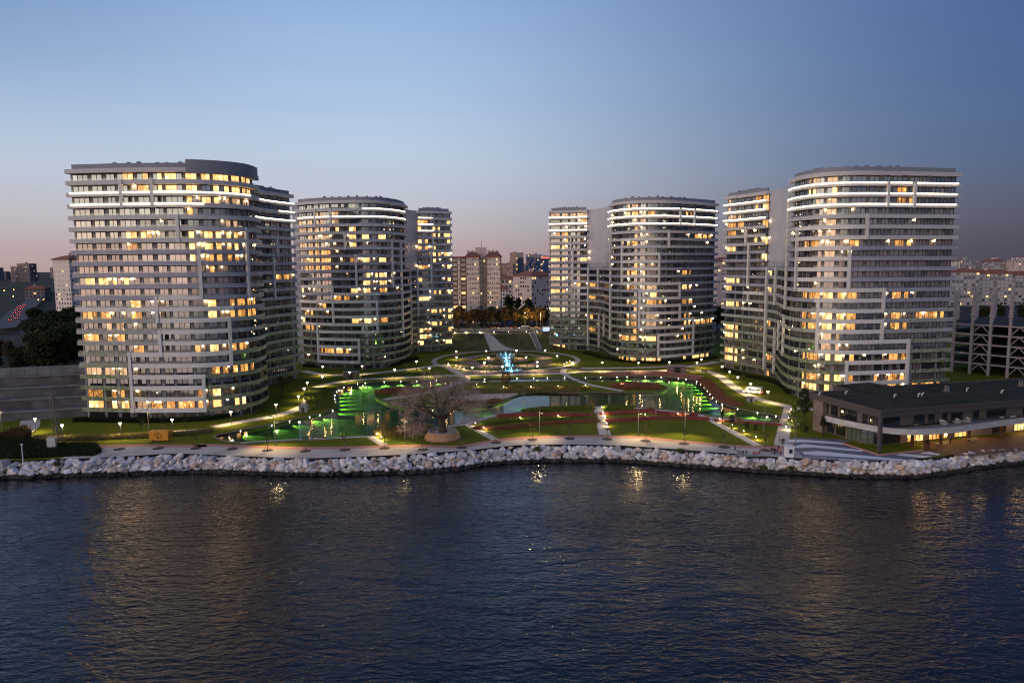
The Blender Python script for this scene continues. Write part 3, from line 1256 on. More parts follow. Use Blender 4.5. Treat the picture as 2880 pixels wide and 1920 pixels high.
    rest_f, rest_p = MB(), MB()
    nwin = npane = 0
    for size, nm, j, s, w, z0, z1, panes in wins:
        if size <= 0.0005:
            continue
        sep = nwin < 300
        mb = MB() if sep else rest_f
        pa, na = P.at(s, -2.08)
        pb, nb = P.at(s + w, -2.08)

        def post(ss, hw):
            p, nn = P.at(ss, -2.08)
            mb.box((p.x, p.y, z0), (0.16, hw, z1 - z0), math.atan2(nn.y, nn.x))
        post(s, 0.07)
        for pn in panes:
            post(pn[1] + 0.05, 0.07)
        for z in (z0, z1 - 0.1):
            for q in range(len(panes)):
                p1, _ = P.at(panes[q][0], -2.08)
                p2, _ = P.at(panes[q][1], -2.08)
                mb.bar((p1.x, p1.y, z + 0.05), (p2.x, p2.y, z + 0.05), 0.14, 0.1)
        wobj = None
        if sep:
            wobj = mb.build('window', 'mullion', root)
            nwin += 1
        for sa, sb, cl in panes:
            p1, n1 = P.at(sa, -2.11)
            p2, n2 = P.at(sb, -2.11)
            own = sep and npane < 300
            pb_ = MB() if own else rest_p
            pb_.quad((p1.x, p1.y, z0 + 0.05), (p2.x, p2.y, z0 + 0.05), (p2.x, p2.y, z1 - 0.05), (p1.x, p1.y, z1 - 0.05), 0 if own else names.index(cl))
            if own:
                pb_.build('pane', cl, wobj)
                npane += 1
    if rest_f.f:
        tag(rest_f.build('window', 'mullion', root), kind='stuff')
    if rest_p.f:
        tag(rest_p.build('pane', names, root), kind='stuff')

    # ceiling lights of the balconies
    nl = 0
    for j in range(1, NF):
        spots = []
        for x0, x1, c in litmap.get(j, ()):
            spots.append((x1 + 6) if rnd.random() < 0.5 else (x0 - 5))
            if rnd.random() < 0.4:
                spots.append(x1 + rnd.uniform(14, 40))
        if rnd.random() < 0.35:
            sg = S['front']
            p, _ = P.at(rnd.uniform(*sg))
            spots.append(proj((p.x, p.y, ST * j))[0])
        for X in spots:
            if nl >= 80:
                break
            sg = seg_of((X - ox) / k)
            s = P.s_px(X, ST * (j + 1) - 0.9, *S[sg])
            p, nn = P.at(s, -1.75)
            mb = MB()
            mb.box((p.x, p.y, zb(j + 1) - 0.62), (0.24, 0.24, 0.28), math.atan2(nn.y, nn.x))
            mb.build('balcony_light', 'down', root)
            nl += 1
    return root, P, S


def lits(txt):
    """'21:650-755Y,815-890Y;20:...' -> list"""
    res = []
    for row in txt.replace('\n', '').replace(' ', '').split(';'):
        if not row:
            continue
        j, cells = row.split(':')
        for c in cells.split(','):
            x0, x1 = c[:-1].split('-')
            res.append((int(j), float(x0), float(x1), c[-1]))
    return res


TG = 'curved waterfront apartment towers'
ZK = 0.30612
Z2 = 0.22959
tower('tall curved apartment tower at far left, dark penthouse screen on its rounded corner', TG,
      [(-130, 207.2), (-114.6, 205.2), (-101.5, 204.7), (-91.7, 205.4), (-84.5, 209), (-81, 213), (-79.6, 218), (-80.5, 227), (-85, 237), (-90, 247),
       (-93.3, 258), (-92, 270), (-87, 284)],
      [('front', 0, 7), ('link', 7, 10), ('wing', 10, 12)], [(-103, 290), (-128, 226)], 150, ZK,
      [(620, 21, 19), (905, 21, 19), (1145, 18, 16), (1790, 17, 11), (1355, 15, 11), (955, 11, 9), (1632, 9, 5), (985, 8, 6), (715, 6, 1), (1387, 4, 1), (2055, 17, 15), (2030, 15, 10)],
      [(11, 955, 1355), (10, 210, 1660), (9, 975, 1620), (8, 975, 1620), (7, 1000, 1620), (6, 700, 1640), (5, 730, 1640), (4, 730, 1400), (3, 735, 1400), (2, 735, 1400), (1, 715, 1410)],
      [(20, 150, 605), (20, 638, 890), (20, 925, 1810), (19, 160, 605), (19, 640, 895), (19, 930, 1385), (21, 1845, 2245), (20, 2070, 2250), (19, 1850, 2250)],
      lits('''21:650-755Y,815-890Y,950-1130Y,1175-1245Y,1250-1800Y;20:730-890O,950-995Y,1030-1145Y,1185-1350Y,1475-1515Y,1575-1800Y;
19:1200-1280O,1340-1510Y,1580-1800W;18:1240-1285O;17:1590-1680W;16:680-820Y,870-900O,1235-1295Y,1350-1520Y,1590-1700Y;15:680-820O,1240-1300Y,1355-1525Y,1595-1700Y;
14:1250-1300Y,1360-1395O,1395-1525O,1600-1700O;13:1435-1465O;12:275-435Y,470-565Y,615-670Y,2050-2230O;10:715-850O,1415-1520Y,1640-1850O;9:295-460O,490-580O,715-855O,1385-1540Y,1640-1850O;
8:500-690W;7:310-465O,500-700O;6:740-870O,1290-1340Y,1400-1560Y,1660-1800O;4:330-490W,525-695W,1410-1600O,1650-1850O;2:345-500O,540-635O,1290-1365O,1425-1550Y;
1:350-510Y,540-705Y,770-905W,930-1365O,1430-1590Y,1660-1765Y'''), dark_top=(1220, 1800))

tower('curved apartment tower left of the garden axis, second from the left', TG,
      [(-98, 319), (-86.5, 311.3), (-68.4, 307.1), (-57.5, 310), (-52, 318.5), (-49.8, 327), (-49.6, 340), (-51.2, 351), (-51.5, 361),
       (-48.5, 368), (-40.5, 371.5), (-31.5, 376.5)],
      [('front', 0, 6), ('link', 6, 9), ('wing', 9, 11)], [(-38, 394), (-62, 394), (-104, 336)], 780, Z2,
      [(455, 21, 19), (655, 21, 19), (825, 18, 16), (1410, 17, 11), (965, 15, 11), (685, 11, 6), (1530, 17, 4), (1225, 9, 5), (497, 6, 1), (1000, 4, 1), (1045, 6, 5), (1640, 13, 2), (1905, 18, 16), (1880, 16, 11), (1725, 13, 6), (1890, 10, 9)],
      [(11, 290, 690), (10, 690, 1250), (9, 280, 1220), (8, 300, 1220), (7, 690, 1220), (6, 300, 1240), (5, 510, 1240), (4, 510, 1000), (3, 510, 1000), (2, 510, 1000), (1, 500, 1010), (11, 1730, 1890), (10, 1730, 1890), (9, 1730, 1890)],
      [(21, 1050, 1560), (20, 250, 440), (20, 470, 645), (20, 670, 1565), (21, 1645, 1900), (20, 1645, 1910), (19, 1645, 1910)],
      lits('''20:480-540W,690-770W;19:240-430W,480-560W,690-770W;18:250-550W,700-770Y,905-950Y;17:360-470W,510-660W,905-955Y,1000-1150Y,1215-1335Y;16:260-540W,910-955Y,1130-1155Y;15:360-670O;14:360-670O,915-955O,1010-1160Y,1225-1340Y;13:360-670O;12:1095-1135Y,1225-1330Y;11:1015-1160Y,1230-1345Y;
10:260-310Y,925-965Y,1020-1165Y,1235-1345O;9:720-860O;8:530-590O;7:360-430O;6:290-325Y,930-975Y,1030-1180Y,1240-1355O;5:360-435O;2:550-710O,745-875O;
20:1700-1760Y,1790-1830O,2070-2110Y;19:1700-1770Y,1915-1975Y;18:1915-1975Y,2065-2110Y;17:1710-1770Y,1800-1830O,2070-2115Y;16:1715-1770Y,1800-1830O,1920-1975Y;15:1920-1980Y,2070-2115Y;14:1920-1975Y;
13:1725-1775Y,1800-1830O,2080-2120Y;11:1730-1780Y,2085-2120Y;9:1915-1990Y,2085-2125Y;8:1740-1850Y;6:1890-1990Y,2090-2130Y;5:2090-2130Y;4:1900-2000Y;3:1745-1790Y,1820-1850O,2090-2130Y;2:1745-1795Y,1820-1850O;1:1745-1795Y,2090-2140Y'''))

tower('curved apartment tower right of the garden axis, three light strips, second from the right', TG,
      [(20.0, 377), (29.5, 374), (39.8, 370), (45, 362.5), (46.8, 352), (46.9, 341), (48.3, 330), (55, 321.2), (66.3, 318.3), (76, 321.5), (85, 327.4), (92.7, 333), (100, 340)],
      [('wing', 0, 2), ('link', 2, 5), ('front', 5, 12)], [(103, 356), (52, 396), (24, 396)], 1500, Z2,
      [(1800, 21, 19), (1978, 21, 19), (1665, 18, 16), (940, 21, 3), (1085, 17, 11), (1538, 15, 11), (1795, 11, 9), (1298, 10, 5), (1795, 8, 6), (1958, 6, 1), (1535, 4, 1), (790, 13, 10), (860, 6, 3), (455, 18, 16), (480, 16, 11), (670, 13, 1), (475, 10, 9), (800, 6, 1)],
      [(17, 1090, 1650), (15, 1090, 1555), (14, 1090, 1540), (13, 1090, 1540), (12, 1090, 1540), (11, 1080, 1800), (10, 1290, 1800), (9, 1310, 1800), (8, 1310, 1800), (7, 1310, 1780), (6, 1310, 1970), (5, 1300, 1960), (4, 1530, 1950), (3, 1550, 1940), (2, 1550, 1940), (1, 1520, 1950), (9, 470, 665), (10, 490, 660), (11, 490, 660), (12, 490, 660)],
      [(21, 860, 1785), (21, 1815, 1965), (21, 1990, 2255), (20, 860, 1785), (20, 1815, 1965), (20, 1990, 2255), (19, 860, 1785), (19, 1815, 1965), (19, 1990, 2255), (21, 170, 720), (20, 180, 720), (19, 180, 720)],
      lits('''21:1170-1290W;20:1120-1280Y,1345-1480O,1870-1950O;19:1260-1375W;18:1255-1285W;17:1970-2090O,2110-2180O,1255-1285W;16:1165-1280O;13:1260-1280O;12:1165-1280O,1345-1400Y,1845-1930O;10:1160-1240O,1345-1490W,1840-1930Y;9:1430-1490Y;8:1160-1270O,1380-1550O,1840-1930O;7:1250-1280W;6:1160-1250O,1250-1280W,1380-1500W,1840-1925O;
5:1160-1250O,1380-1480W,1840-1920O,1990-2070O,2090-2170O;4:1250-1280O;3:1060-1120O,1160-1270O,1340-1480Y,1840-1915O;0:1060-1110O,1150-1280Y,1340-1480Y,1530-1555Y,1835-1885Y,1955-1975Y,2000-2130Y;
21:230-370W,400-690W;20:590-700O;19:430-460O,655-710Y;18:280-400O;17:410-440O,645-710Y;16:215-365Y,645-680O;15:660-710O;14:215-365Y,600-695Y;11:215-370Y;10:530-580O,665-740O;9:215-370Y,;8:690-740O;6:220-365Y;5:660-710O;3:690-740O;0:220-365Y'''.replace(',;', ';')))

tower('tall curved apartment tower at far right behind the flat roofed pavilion', TG,
      [(92, 306), (97.5, 294), (101.8, 282), (102.6, 270), (99.5, 258), (96.4, 246), (95.6, 237), (98, 229), (104, 224.8), (112, 223.6), (130, 226.4), (146, 229.8)],
      [('wing', 0, 2), ('link', 2, 5), ('front', 5, 11)], [(148, 246), (118, 300), (106, 312)], 1980, ZK,
      [(1690, 21, 19), (1935, 21, 19), (1495, 18, 16), (745, 20, 9), (850, 17, 11), (1335, 15, 11), (650, 13, 9), (1655, 11, 9), (1045, 10, 5), (1640, 8, 6), (1870, 6, 1), (1300, 4, 1), (725, 8, 4), (680, 7, 4), (380, 18, 16), (408, 16, 11), (565, 13, 1), (403, 10, 9), (640, 6, 1)],
      [(17, 860, 1480), (16, 860, 1495), (15, 860, 1350), (14, 860, 1340), (13, 860, 1340), (12, 860, 1340), (11, 860, 1660), (10, 1010, 1660), (9, 1050, 1660), (8, 1050, 1650), (7, 1050, 1640), (6, 1060, 1890), (5, 1040, 1880), (4, 1295, 1880), (3, 1310, 1880), (2, 1300, 1880), (1, 1300, 1880), (10, 360, 560), (8, 345, 550)],
      [(21, 715, 1680), (21, 1708, 1915), (21, 1950, 2340), (20, 715, 1680), (20, 1708, 1915), (20, 1950, 2325), (19, 715, 1680), (19, 1708, 1915), (19, 1950, 2320), (21, 150, 640), (20, 155, 640), (19, 155, 640)],
      lits('''21:965-1050W,1140-1270W;20:960-1040Y,1160-1270Y,1780-1900O;19:1040-1065W,1135-1270W,1780-1900O;18:1135-1260W;17:1130-1260W;16:1060-1260W;15:930-1050O,1160-1250W,1360-1420O,1760-1880O;14:1130-1250W;10:915-1040O,1115-1280Y,1330-1410O,1740-1860O;8:910-1040O,1110-1270Y,1330-1400O,1730-1840O,1900-1920Y,1960-2040O,2070-2190O;
7:910-1030O,1100-1270Y,1325-1400O,1730-1860O;6:1100-1230W;5:1100-1230W;4:910-1030O,1100-1260Y,1320-1390O,1720-1840O;2:905-1020O,1090-1250Y,1320-1350O,1530-1600O,1710-1835O;1:895-1015Y,1090-1190Y,1700-1835O,1890-2160O;
21:190-250W,490-620O;20:190-250W,470-500Y,530-615Y;19:190-330W;18:190-370O,540-615O;17:180-300O;16:470-490Y,525-610Y;15:190-310Y;14:530-605Y;12:590-620Y;11:185-310Y;10:185-250Y,565-620Y;8:180-305Y;6:580-610O;5:180-300Y;4:180-300Y;2:170-300Y,570-620O;1:170-300Y;0:545-590O'''))

# ================================================================== ROCK REVETMENT
def rock_mat():
    m, nt, p = new_mat('armour_stone')
    n, l = nt.nodes, nt.links
    geo = n.new('ShaderNodeNewGeometry')
    oi = n.new('ShaderNodeObjectInfo')
    ad = n.new('ShaderNodeMath')
    ad.operation = 'ADD'
    l.new(geo.outputs['Random Per Island'], ad.inputs[0])
    l.new(oi.outputs['Random'], ad.inputs[1])
    fr = n.new('ShaderNodeMath')
    fr.operation = 'FRACT'
    l.new(ad.outputs[0], fr.inputs[0])
    rp = n.new('ShaderNodeValToRGB')
    rp.color_ramp.interpolation = 'CONSTANT'
    cols = [(0.60, 0.56, 0.57), (0.70, 0.65, 0.65), (0.54, 0.50, 0.52), (0.74, 0.69, 0.69), (0.62, 0.55, 0.52), (0.49, 0.45, 0.46), (0.67, 0.62, 0.63),
            (0.53, 0.43, 0.37), (0.61, 0.57, 0.58), (0.48, 0.45, 0.48), (0.48, 0.34, 0.26), (0.36, 0.34, 0.34)]
    el = rp.color_ramp.elements
    while len(el) < len(cols):
        el.new(0.5)
    for i, (e, c) in enumerate(zip(el, cols)):
        e.position = i / len(cols)
        e.color = c + (1,)
    l.new(fr.outputs[0], rp.inputs[0])
    nz = n.new('ShaderNodeTexNoise')
    nz.inputs['Scale'].default_value = 1.4
    nz.inputs['Detail'].default_value = 8
    nz.inputs['Roughness'].default_value = 0.65
    l.new(geo.outputs['Position'], nz.inputs['Vector'])
    mr_ = n.new('ShaderNodeMapRange')
    mr_.inputs['From Min'].default_value = 0.3
    mr_.inputs['From Max'].default_value = 0.7
    mr_.inputs['To Min'].default_value = 0.72
    mr_.inputs['To Max'].default_value = 1.1
    l.new(nz.outputs['Fac'], mr_.inputs[0])
    mx = n.new('ShaderNodeMixRGB')
    mx.blend_type = 'MULTIPLY'
    mx.inputs[0].default_value = 1
    l.new(rp.outputs[0], mx.inputs[1])
    l.new(mr_.outputs[0], mx.inputs[2])
    # dark weed on the stones of the tide line
    sp = n.new('ShaderNodeSeparateXYZ')
    l.new(geo.outputs['Position'], sp.inputs[0])
    zz = n.new('ShaderNodeMath')
    zz.operation = 'MULTIPLY_ADD'
    l.new(nz.outputs['Fac'], zz.inputs[0])
    zz.inputs[1].default_value = 0.9
    l.new(sp.outputs['Z'], zz.inputs[2])
    tide = n.new('ShaderNodeMapRange')
    tide.inputs['From Min'].default_value = -2.35
    tide.inputs['From Max'].default_value = -2.0
    l.new(zz.outputs[0], tide.inputs[0])
    wet = n.new('ShaderNodeMixRGB')
    wet.inputs[1].default_value = (0.022, 0.018, 0.016, 1)
    l.new(tide.outputs[0], wet.inputs[0])
    l.new(mx.outputs[0], wet.inputs[2])
    l.new(wet.outputs[0], p.inputs['Base Color'])
    p.inputs['Roughness'].default_value = 0.85
    bp = n.new('ShaderNodeBump')
    bp.inputs['Distance'].default_value = 0.12
    l.new(nz.outputs['Fac'], bp.inputs['Height'])
    l.new(bp.outputs[0], p.inputs['Normal'])
    return m


M['rock'] = rock_mat()
rr = random.Random(11)


def rock_mesh(seed):
    r = random.Random(seed)
    bm = bmesh.new()
    for _ in range(15):
        v = Vector((r.gauss(0, 1), r.gauss(0, 1), r.gauss(0, 1))).normalized()
        v = Vector((v.x * 0.62, v.y * 0.5, v.z * 0.42)) * r.uniform(0.82, 1.12)
        # break the round outline into flat faces
        v.x = max(-0.52, min(0.52, v.x))
        v.z = max(-0.36, min(0.33, v.z))
        bm.verts.new(v)
    bmesh.ops.convex_hull(bm, input=bm.verts)
    for v in [v for v in bm.verts if not v.link_faces]:
        bm.verts.remove(v)
    bmesh.ops.recalc_face_normals(bm, faces=bm.faces)
    me = bpy.data.meshes.new('stone')
    bm.to_mesh(me)
    bm.free()
    me.materials.append(M['rock'])
    return me


ROCKS = [rock_mesh(100 + i) for i in range(26)]


def y_on(line, x):
    for p, q in zip(line, line[1:]):
        if p.x <= x <= q.x:
            t = (x - p.x) / max(1e-6, q.x - p.x)
            return p.y + (q.y - p.y) * t
    return line[0].y if x < line[0].x else line[-1].y


stones = []
for row in range(7):
    x = -176.0 + rr.uniform(0, 1)
    while x < 196:
        t = (row + rr.uniform(-0.28, 0.28)) / 6.0
        size = rr.choice((0.7, 1.0, 1.3, 1.5, 1.7, 1.9, 2.2, 2.8)) * (1.0 if row < 6 else 0.95)
        ya, yb = y_on(TOPS, x), y_on(WATS, x)
        yy = ya - 1.0 + (yb + 0.75 - (ya - 1.0)) * t + rr.uniform(-0.2, 0.2)
        zz = -0.72 + (-3.95 + 0.72) * t + rr.uniform(-0.15, 0.2)
        stones.append((size, (x, yy, zz), (rr.uniform(-0.45, 0.25) - 0.35, rr.uniform(-0.3, 0.3), rr.uniform(0, 6.28)), rr.randrange(len(ROCKS)),
                       (rr.uniform(0.9, 1.15), rr.uniform(0.9, 1.2), rr.uniform(0.85, 1.15))))
        x += size * rr.uniform(0.66, 0.84)
REV = thing('rock_revetment', 'long bank of pale armour stones between the promenade and the sea', 'stone revetment', (0, 165, -2))
order = sorted(range(len(stones)), key=lambda i: -(stones[i][0] / stones[i][1][1] - (5 if abs(proj(stones[i][1])[0] - 1440) > 1440 else 0)))
loose = MB()
for rank, i in enumerate(order):
    size, loc, rot, mi, sc = stones[i]
    if rank < 300:
        o = add_obj('stone', ROCKS[mi], REV)
        o.location = Vector(loc) - Vector((0, 165, -2))
        o.rotation_euler = rot
        o.scale = Vector(sc) * size
    else:
        mx_ = Matrix.Translation(loc) @ (Matrix.Rotation(rot[2], 4, 'Z') @ Matrix.Rotation(rot[1], 4, 'Y') @ Matrix.Rotation(rot[0], 4, 'X')) @ Matrix.Diagonal((sc[0] * size, sc[1] * size, sc[2] * size, 1))
        me = ROCKS[mi]
        b0 = len(loose.v)
        for v in me.vertices:
            loose.v.append(tuple(mx_ @ v.co))
        for f in me.polygons:
            loose.f.append(tuple(b0 + k for k in f.vertices))
            loose.m.append(0)
tag(loose.build('stone', 'rock', REV), kind='stuff')

# ================================================================== LAMPS
M['pole'] = mat('pole', (0.10, 0.10, 0.11), 0.5, metal=0.4)
M['pole_pale'] = mat('pole_pale', (0.17, 0.165, 0.16), 0.5, metal=0.3)
M['bulb'] = emit('bulb', (1.0, 0.90, 0.70), 14.0, False)
M['bulb_cool'] = emit('bulb_cool', (1.0, 0.95, 0.85), 16.0, False)
M['bulb_orange'] = emit('bulb_orange', (1.0, 0.50, 0.12), 9.0, False)
WARM = (1.0, 0.74, 0.34)


def blob(mb, c, r, n=8, mi=0, sz=1.0):
    prof = [(0.001, -r * sz)] + [(r * math.cos(t), r * sz * math.sin(t)) for t in (-0.9, -0.3, 0.3, 0.9)] + [(0.001, r * sz)]
    mb.lathe(prof, n, c, mi)


def point_light(name, parent, loc, power, col, radius=0.25, spot=None, direction=None):
    ld = LIGHTS.get((name, power, col, spot))
    if ld is None:
        ld = bpy.data.lights.new(name, 'SPOT' if spot else 'POINT')
        ld.energy = power
        ld.color = col
        ld.shadow_soft_size = radius
        if spot:
            ld.spot_size = spot
            ld.spot_blend = 0.7
        LIGHTS[(name, power, col, spot)] = ld
    o = bpy.data.objects.new(name, ld)
    COL.objects.link(o)
    o.location = loc
    if direction is not None:
        o.rotation_euler = Vector(direction).to_track_quat('-Z', 'Y').to_euler()
    if parent:
        o.parent = parent
    return o


LIGHTS = {}


def make_garden_lamp():
    t = thing('garden_lamp', '', 'lamp', world=False)
    MB().tube((0, 0, 0), (0, 0, 3.4), 0.07, 0.05).build('pole', 'pole', t)
    mb = MB()
    mb.bar((0, 0, 3.3), (-0.38, 0, 3.95), 0.07, 0.07)
    mb.bar((0, 0, 3.3), (0.38, 0, 3.95), 0.07, 0.07)
    mb.build('arm', 'pole', t)
    for s in (-1, 1):
        mb = MB()
        blob(mb, (0.21 * s, 0, 3.95), 0.20, sz=0.95)
        mb.build('lamp_globe', 'bulb', t, smooth=True)
    return t


def make_bollard():
    t = thing('path_light', '', 'path light', world=False)
    MB().tube((0, 0, 0), (0, 0, 0.7), 0.08).build('post', 'pole', t)
    mb = MB()
    blob(mb, (0, 0, 0.86), 0.13)
    mb.build('lamp_globe', 'bulb', t, smooth=True)
    return t


GL0, BO0 = make_garden_lamp(), make_bollard()
gl_pos = [A(570, 505, 4), A(1103, 488, 4), A(1580, 452, 4), A(2120, 383, 4), A(320, 447, 4),
          B(705, 445, 4), B(912, 370, 4), B(965, 300, 4), B(993, 243, 4), B(1133, 190, 4), B(1136, 97, 4), B(1383, 150, 4), B(1497, 94, 4), B(1797, 124, 4), B(1997, 50, 4), B(2115, 113, 4),
          C(664, 222, 4), C(938, 217, 4), C(1217, 212, 4), C(1480, 210, 4), C(1590, 262, 4), C(1305, 273, 4), C(960, 278, 4), C(668, 275, 4), C(922, 324, 4), C(1088, 360, 4), C(812, 366, 4), C(1408, 318, 4),
          C(1408, 354, 4), C(1735, 320, 4), C(2005, 323, 4),
          D(640, 130, 4), D(922, 122, 4), D(1177, 127, 4), D(1217, 97, 4), D(1408, 162, 4), D(1478, 210, 4), D(1552, 260, 4), D(1670, 322, 4), D(1829, 393, 4)]
bo_pos = [C(850, 545), C(1100, 566), C(1350, 566), C(1600, 560), C(1850, 552), D(480, 345), C(1250, 852), C(1600, 838), D(700, 628), D(1000, 622), D(1385, 672), D(1497, 727), D(1605, 782), D(1716, 838), D(345, 712), D(330, 660), D(313, 613), D(302, 560), C(840, 905), C(915, 945), B(1631, 744), B(1675, 772),
          D(2040, 580), D(2020, 660), D(1995, 745), C(590, 350), C(660, 366), C(698, 380), C(735, 396), C(1652, 352), C(1680, 340), C(1708, 328), C(1730, 345)]
gl_pos.sort(key=lambda p: proj((p.x, p.y, 4))[0])
bo_pos.sort(key=lambda p: proj((p.x, p.y, 1))[0])
for i, p in enumerate(gl_pos):
    o = GL0 if i == 0 else copy_tree(GL0)
    o.location = (p.x, p.y, 0)
    where = ('below the far left tower' if p.x < -70 else 'on the left bank walk' if p.x < -40 else 'on the oval garden' if abs(p.x + 3) < 37 and p.y > 295 else
             'below the right centre tower' if p.y > 285 else 'on the right bank lawn')
    tag(o, 'lit twin globe lamp %s, %s from left' % (where, nth(i)), 'lamp', 'twin globe garden lamps')
    point_light('lamp_light', o, (0, -0.05, 3.6), 2300, WARM, 0.3, math.radians(146), (0, 0, -1))
for i, p in enumerate(bo_pos):
    o = BO0 if i == 0 else copy_tree(BO0)
    o.location = (p.x, p.y, 0)
    where = 'on the oval garden rim' if p.y > 280 else 'on the pond island' if p.y > 225 else 'beside a path across the lawn'
    tag(o, 'low lit path light %s, %s from the left' % (where, nth(i)), 'path light', 'low path lights')
    point_light('path_light_light', o, (0.5, -0.3, 0.8), 330, WARM, 0.2)

# tall street lamps with two small heads
def make_street_lamp():
    t = thing('street_lamp', '', 'street lamp', world=False)
    MB().tube((0, 0, 0), (0, 0, 7.6), 0.10, 0.06).build('pole', 'pole_pale', t)
    mb = MB()
    mb.bar((0, 0, 7.5), (-0.9, 0, 7.7), 0.08, 0.08)
    mb.bar((0, 0, 5.9), (0.7, 0, 6.05), 0.07, 0.07)
    mb.build('arm', 'pole_pale', t)
    MB().box((-0.95, 0, 7.66), (0.85, 0.5, 0.12)).build('lamp_head', 'pole_pale', t)
    MB().box((0.75, 0, 6.0), (0.7, 0.42, 0.1)).build('lamp_head', 'pole_pale', t)
    return t


SL0 = make_street_lamp()
M['lamp_lens'] = emit('lamp_lens', (1.0, 0.78, 0.38), 5.0, False)
sl = [(A(20, 585), 1), (A(1370, 590), 1), (B(700, 825), 1), (B(1893, 810), 1), (C(1100, 795), 0), (C(1282, 715), 0), (C(1430, 990), 1), (C(2335, 1000), 1), (D(800, 640), 0), (D(1065, 800), 1), (D(1790, 760), 0),
      (C(210, 512), 0), (C(730, 660), 0), (E(250, 715), 2)]
sl.sort(key=lambda p: proj((p[0].x, p[0].y, 1))[0])
sl_objs = []
for i, (p, on) in enumerate(sl):
    o = SL0 if i == 0 else copy_tree(SL0)
    o.location = (p.x, p.y, 0)
    o.rotation_euler = (0, 0, random.uniform(-0.5, 0.5))
    tag(o, 'tall grey street lamp with two arms in the park, %s from left' % nth(i), 'street lamp', 'tall park street lamps')
    sl_objs.append((o, on))
for o, on in sl_objs:
    if on:
        mb = MB().box((-0.95, 0.0, 7.63), (0.5, 0.26, 0.028))
        mb.box((0.75, 0.0, 5.97), (0.42, 0.22, 0.028))
        mb.build('lamp_lens', 'lamp_lens', o)
        if on == 1:
            point_light('street_light', o, (0, -0.6, 7.3), 4400, WARM, 0.22, math.radians(112), (0.0, -0.36, -1))

# ================================================================== POND LIGHTS
M['fixture'] = emit('fixture', (0.93, 1.0, 0.80), 18.0, False)
ul = [B(440, 690), B(660, 660), B(880, 622), B(1080, 578), B(1228, 543), B(1288, 490), B(1275, 455), B(1262, 420), B(1258, 388), B(1255, 357), B(1256, 330), B(1270, 307), B(1330, 285), B(1450, 262), B(1570, 250),
      B(1712, 243), B(1862, 240), B(2015, 238), B(2180, 233), C(790, 485), C(935, 482), C(1080, 478), C(1222, 475), C(1370, 472), C(1510, 470), C(1662, 466), D(148, 266), D(303, 270), D(435, 264), D(575, 265), D(707, 262),
      D(842, 262), D(970, 270), D(1080, 283), D(1170, 303), D(1208, 328), D(1233, 352), D(1258, 382), D(1280, 410), D(1302, 442), D(1328, 478), D(1408, 518), D(1548, 558), D(1735, 592), D(1890, 617), D(1875, 658),
      B(480, 772), B(735, 758), B(1225, 730), B(1445, 715), C(385, 912), C(1045, 788), C(1380, 742)]


def inside(loop, p):
    r = False
    n = len(loop)
    for i in range(n):
        a, b = loop[i], loop[(i + 1) % n]
        if (a.y > p.y) != (b.y > p.y) and p.x < (b.x - a.x) * (p.y - a.y) / (b.y - a.y) + a.x:
            r = not r
    return r


mb0 = MB()
blob(mb0, (0, 0, 0), 0.12, 8, sz=0.8)
UL0 = None
ul.sort(key=lambda p: proj((p.x, p.y, 0))[0])
for i, p in enumerate(ul):
    q = Vector((p.x, p.y))
    j = min(range(len(PONDC)), key=lambda j: (PONDC[j] - q).length)
    d = (PONDC[(j + 1) % len(PONDC)] - PONDC[j - 1]).normalized()
    nn = Vector((d.y, -d.x))
    if not inside(PONDC, PONDC[j] + nn * 1.0):
        nn = -nn
    e = PONDC[j] + nn * 0.45
    if UL0 is None:
        UL0 = thing('pond_light', '', 'pond light', world=False)
        mb0.build('lens', 'fixture', UL0, smooth=True)
        MB().box((0, 0, -0.75), (0.18, 0.18, 0.7)).build('bracket', 'pole', UL0)
        o = UL0
    else:
        o = copy_tree(UL0)
    o.location = (e.x, e.y, -0.12)
    tag(o, 'white spotlight at the pond edge with green beam, %s from left' % nth(i), 'pond light', 'spotlights round the pond')
    point_light('pond_spot', o, (nn.x * 0.2, nn.y * 0.2, -0.30), 12000 if p.y > 205 else 5500, (0.68, 1.0, 0.14), 0.08, math.radians(56), (nn.x, nn.y, -0.15))

# ================================================================== TREES AND PLANTS
M['bark'] = mat('bark', (0.055, 0.042, 0.034), 0.9, 0.3, 3)
M['bark_grey'] = mat('bark_grey', (0.075, 0.055, 0.047), 0.9, 0.25, 2)
M['twig'] = mat('twig', (0.33, 0.235, 0.20), 0.9, 0.2, 2)
M['stake'] = mat('stake', (0.22, 0.16, 0.10), 0.8)


def leaf_mat(name, c1, c2):
    m, nt, p = new_mat(name)
    n, l = nt.nodes, nt.links
    geo = n.new('ShaderNodeNewGeometry')
    rp = n.new('ShaderNodeMixRGB')
    rp.inputs[1].default_value = tuple(c1) + (1,)
    rp.inputs[2].default_value = tuple(c2) + (1,)
    l.new(geo.outputs['Random Per Island'], rp.inputs[0])
    l.new(rp.outputs[0], p.inputs['Base Color'])
    p.inputs['Roughness'].default_value = 0.8
    p.inputs['Specular IOR Level'].default_value = 0.15
    return m


